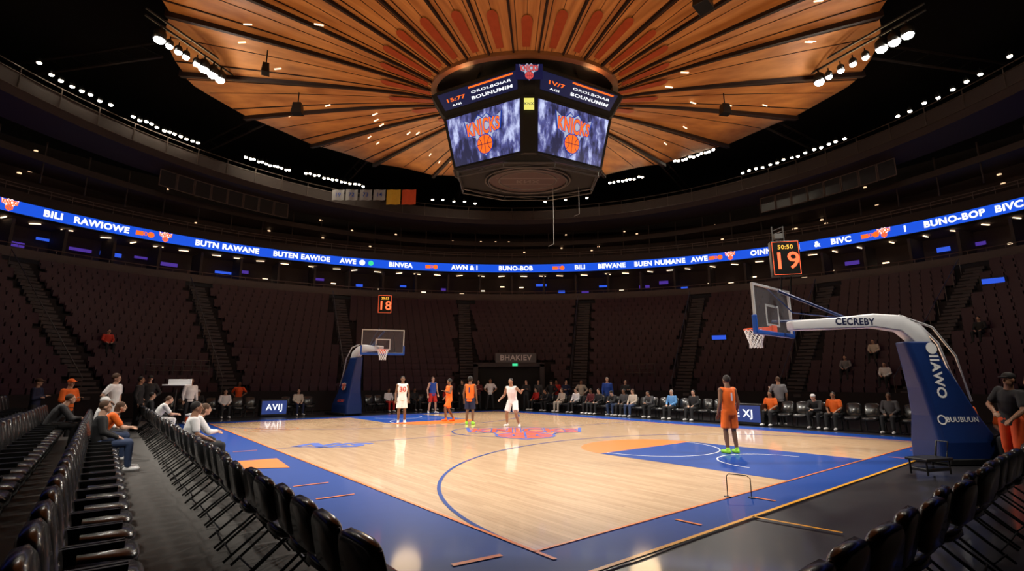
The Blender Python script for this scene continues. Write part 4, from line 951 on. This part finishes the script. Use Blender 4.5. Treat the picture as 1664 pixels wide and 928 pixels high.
for cx, tc, bc, hr, hc, sk in ((1.1, 'white', 'black', 'short', 'k', 'l'), (4.6, 'cream', 'navy', 'short', 'b', 'l'), (-.1, 'black', 'black', 'cap', 'w', 'm'), (9.9, 'white', 'red', 'short', 'k', 'm'), (10.6, 'grey', 'black', 'short', 'b', 'l'), (11.8, 'black', 'black', 'short', 'k', 'd'), (13.0, 'black', 'navy', 'cap', 'k', 'l'), (14.1, 'red', 'black', 'short', 'k', 'm')):
    sitp(idx(cx, -1.2, .58), 24.4, 0, R_MY, 'sit', 'long', tc, 'l', bc, 'white', sk, hr, hc, "spectator in %s top seated behind the far baseline" % tc)
for cy, tc, bc, hr, hc, sk, po in ((20, 'red', 'black', 'short', 'k', 'l', 'sit'), (18.9, 'black', 'black', 'short', 'k', 'm', 'sitlean'), (17.8, 'cream', 'cream', 'long', 'b', 'l', 'sit'), (16.6, 'white', 'black', 'short', 'b', 'l', 'sit'), (15.4, 'maroon', 'black', 'short', 'k', 'd', 'sit'), (14.6, 'black', 'black', 'short', 'k', 'l', 'sit'), (13.6, 'black', 'jean', 'cap', 'k', 'l', 'sitlean'),
        (13.0, 'darkgrey', 'black', 'short', 'k', 'd', 'sit'), (12.2, 'cream', 'jean', 'long', 'b', 'l', 'sit'), (11.4, 'darkgrey', 'black', 'short', 'k', 'm', 'sitlean'), (10.4, 'sky', 'black', 'short', 'g', 'l', 'sit'), (9.2, 'black', 'black', 'short', 'k', 'l', 'sit'), (5.3, 'orange', 'black', 'short', 'k', 'm', 'sit'), (3.9, 'black', 'black', 'cap', 'w', 'l', 'sitlean'),
        (3.0, 'orange', 'black', 'short', 'k', 'm', 'sit'), (1.3, 'darkgrey', 'black', 'short', 'k', 'd', 'sit')):
    sitp(17.7, idx(cy, .3, .58), 0, R_MX, po, 'long' if tc != 'orange' else 'tee', tc, 'l', bc, 'white', sk, hr, hc, "spectator in %s top seated along the far sideline" % tc)
for x, yy, tc, hr in ((.9, 32.3, 'black', 'short'), (1.7, 32.9, 'darkgrey', 'short'), (2.5, 32.5, 'black', 'cap'), (-3.2, 32.6, 'black', 'short'), (3.4, 32.0, 'navy', 'short'), (2.9, 33.2, 'red', 'short'), (-2.2, 33.2, 'maroon', 'short'), (4.3, 31.6, 'cream', 'short'), (6.6, 29.6, 'black', 'short')):
    person((x, yy, 0), TO_CAM+random.uniform(-.6, .6), 1.86, random.choice(['stand', 'fold', 'hips']), 'long', tc, 'l', 'black', 'black', random.choice('lm'), hr, 'k', "staff member in %s clothes standing near the tunnel" % tc)
for dg, row, tc in ((153, 5, 'red2'), (32, 4, 'cream'), (35, 2, 'grey'), (29, 1, 'white'), (20, 6, 'black')):
    ph = radians(dg); a = A0+(row+.55)*ST; b = B0+(row+.55)*ST; p = ept(a, b, ph, Z0+row*RH)
    person(p, atan2(sin(ph)/b, cos(ph)/a)+pi/2, 1.78, 'sit', 'long', tc, 'l', 'black', 'black', 'l', 'short', 'k', "fan in %s top seated in the lower tier" % ('red' if tc == 'red2' else tc))
person((11.3, 12.9, 0), R_MX, 1.85, 'sit', 'tee', 'orange', 'l', 'black', 'black', 'd', 'short', 'k', "man in orange shirt seated behind the hoop")
chair((11.3, 12.9, 0), R_MX, PADS, "padded_chair", "black padded chair behind the hoop column", "far sideline chairs")
person((10.55, 10.9, 0), R_MX, 1.8, 'sit', 'tee', 'orange', 'l', 'black', 'black', 'm', 'short', 'k', "man in orange shirt sitting low beside the column padding")
chair((10.55, 10.9, 0), R_MX, PADS, "padded_chair", "black padded chair beside the hoop column", "far sideline chairs")
person((12.2, 12.0, 0), R_MX, 1.85, 'stand', 'long', 'black', 'l', 'black', 'black', 'm', 'short', 'k', "man in black standing behind the hoop column")

# ------------------------------------------------------------------ small things
def led(c, rz, w, txt):
    r = D.objects.new("courtside_display", None); COL.objects.link(r); r.location = c; r.rotation_euler = (0, 0, rz); top(r, "dark scorer table with blue led panel", "display board")
    mb = MB(); mb.box((0, -.25, .42), (w, .5, .84)); bev(mb.obj("cabinet", M_FRAME, r), .02)
    F = Flat(); F.rect(0, 0, w*.92, .66, 0, 0); F.text(txt, 0, 0, .42, 1, 1, .02)
    F.obj("screen", [mat("led_panel_blue", (0, 0, .01), .4, noise=0, emis=L((50, 75, 150)), strength=.6), E_WHITE], lambda x, y, l: (-x, .01+l*.005, .44+y), r)
led(CW(17.2, 6.4), R_MX, 1.5, "E XJ"); led(CW(3.35, 24.1), R_MY, 1.3, "AVIJ")
r = D.objects.new("drink_cooler", None); COL.objects.link(r); r.location = CW(-1.1, 16.9); top(r, "orange drink cooler with white lid beside the court", "cooler")
mb = MB(); n = 16; mb.rings([[(q*cos(2*pi*k/n), q*sin(2*pi*k/n), z) for k in range(n)] for q, z in ((.17, 0), (.2, .1), (.21, .5), (.19, .55))]); mb.obj("body", mat("cooler_orange", L((230, 80, 25)), .4), r, True)
mb = MB(); mb.rings([[(q*cos(2*pi*k/n), q*sin(2*pi*k/n), z) for k in range(n)] for q, z in ((.22, .55), (.22, .62), (.1, .65))]); mb.obj("lid", M_WHITE, r, True)
mb = MB(); mb.box((0, .22, .12), (.05, .08, .05)); mb.obj("tap", M_FRAME, r)
r = D.objects.new("monitor_stand", None); COL.objects.link(r); r.location = (-11.6, 17.6, 0); top(r, "white flat panel on a black tripod stand", "monitor")
mb = MB(); mb.tube([(0, 0, 1.5), (0, 0, .5)], .025, 6)
for k in range(3): a = 2*pi*k/3; mb.tube([(0, 0, .6), (.4*cos(a), .4*sin(a), .01)], .018, 5)
mb.obj("tripod", M_FRAME, r); mb = MB(); mb.box((0, 0, 1.62), (.8, .35, .04)); mb.box((0, .15, 1.72), (.8, .05, .2)); bev(mb.obj("panel", M_WHITE, r), .01)
r = D.objects.new("wire_frame_stand", None); COL.objects.link(r); r.location = (3.45, 8.05, 0); top(r, "small bent black wire frame standing on the baseline", "stand")
mb = MB(); mb.tube([(-.17, 0, .01), (-.17, 0, .31), (-.13, 0, .34), (.12, -.04, .32), (.17, -.05, .28), (.17, -.05, .01)], .008, 6); mb.obj("wire", M_FRAME, r)
for fx, fy in ((-.17, 0), (.17, -.05)): mb = MB(); mb.box((fx, fy, .008), (.07, .1, .016)); mb.obj("foot", M_FRAME, r)
r = D.objects.new("equipment_trolley", None); COL.objects.link(r); r.location = (7.9, 9.9, 0); r.rotation_euler = (0, 0, .3); top(r, "low black equipment trolley on the baseline floor", "trolley")
mb = MB(); mb.box((0, 0, .3), (.7, .4, .05)); mb.box((0, 0, .12), (.6, .35, .06))
for sx in (-.3, .3): mb.tube([(sx, -.15, .02), (sx, -.15, .3)], .02, 5); mb.tube([(sx, .15, .02), (sx, .15, .3)], .02, 5)
bev(mb.obj("frame", M_FRAME, r), .01); mb = MB(); mb.tube([(.33, -.1, .3), (.42, -.1, .6), (.42, .1, .6), (.33, .1, .3)], .018, 6); mb.obj("handle", M_FRAME, r)

# ------------------------------------------------------------------ world, camera
w = D.worlds.new("World"); SC.world = w; w.use_nodes = True
w.node_tree.nodes["Background"].inputs[0].default_value = (.5, .42, .4, 1); w.node_tree.nodes["Background"].inputs[1].default_value = .006
cam = D.cameras.new("camera"); cam.lens = 36*810/1664; cam.sensor_width = 36; cam.clip_end = 300
co = D.objects.new("camera", cam); COL.objects.link(co); co.location = (0, 0, 1.72); co.rotation_euler = (radians(90)+math.atan(157/810), 0, 0); SC.camera = co
SC.view_settings.view_transform = 'Standard'; SC.view_settings.look = 'None'; SC.view_settings.exposure = 0
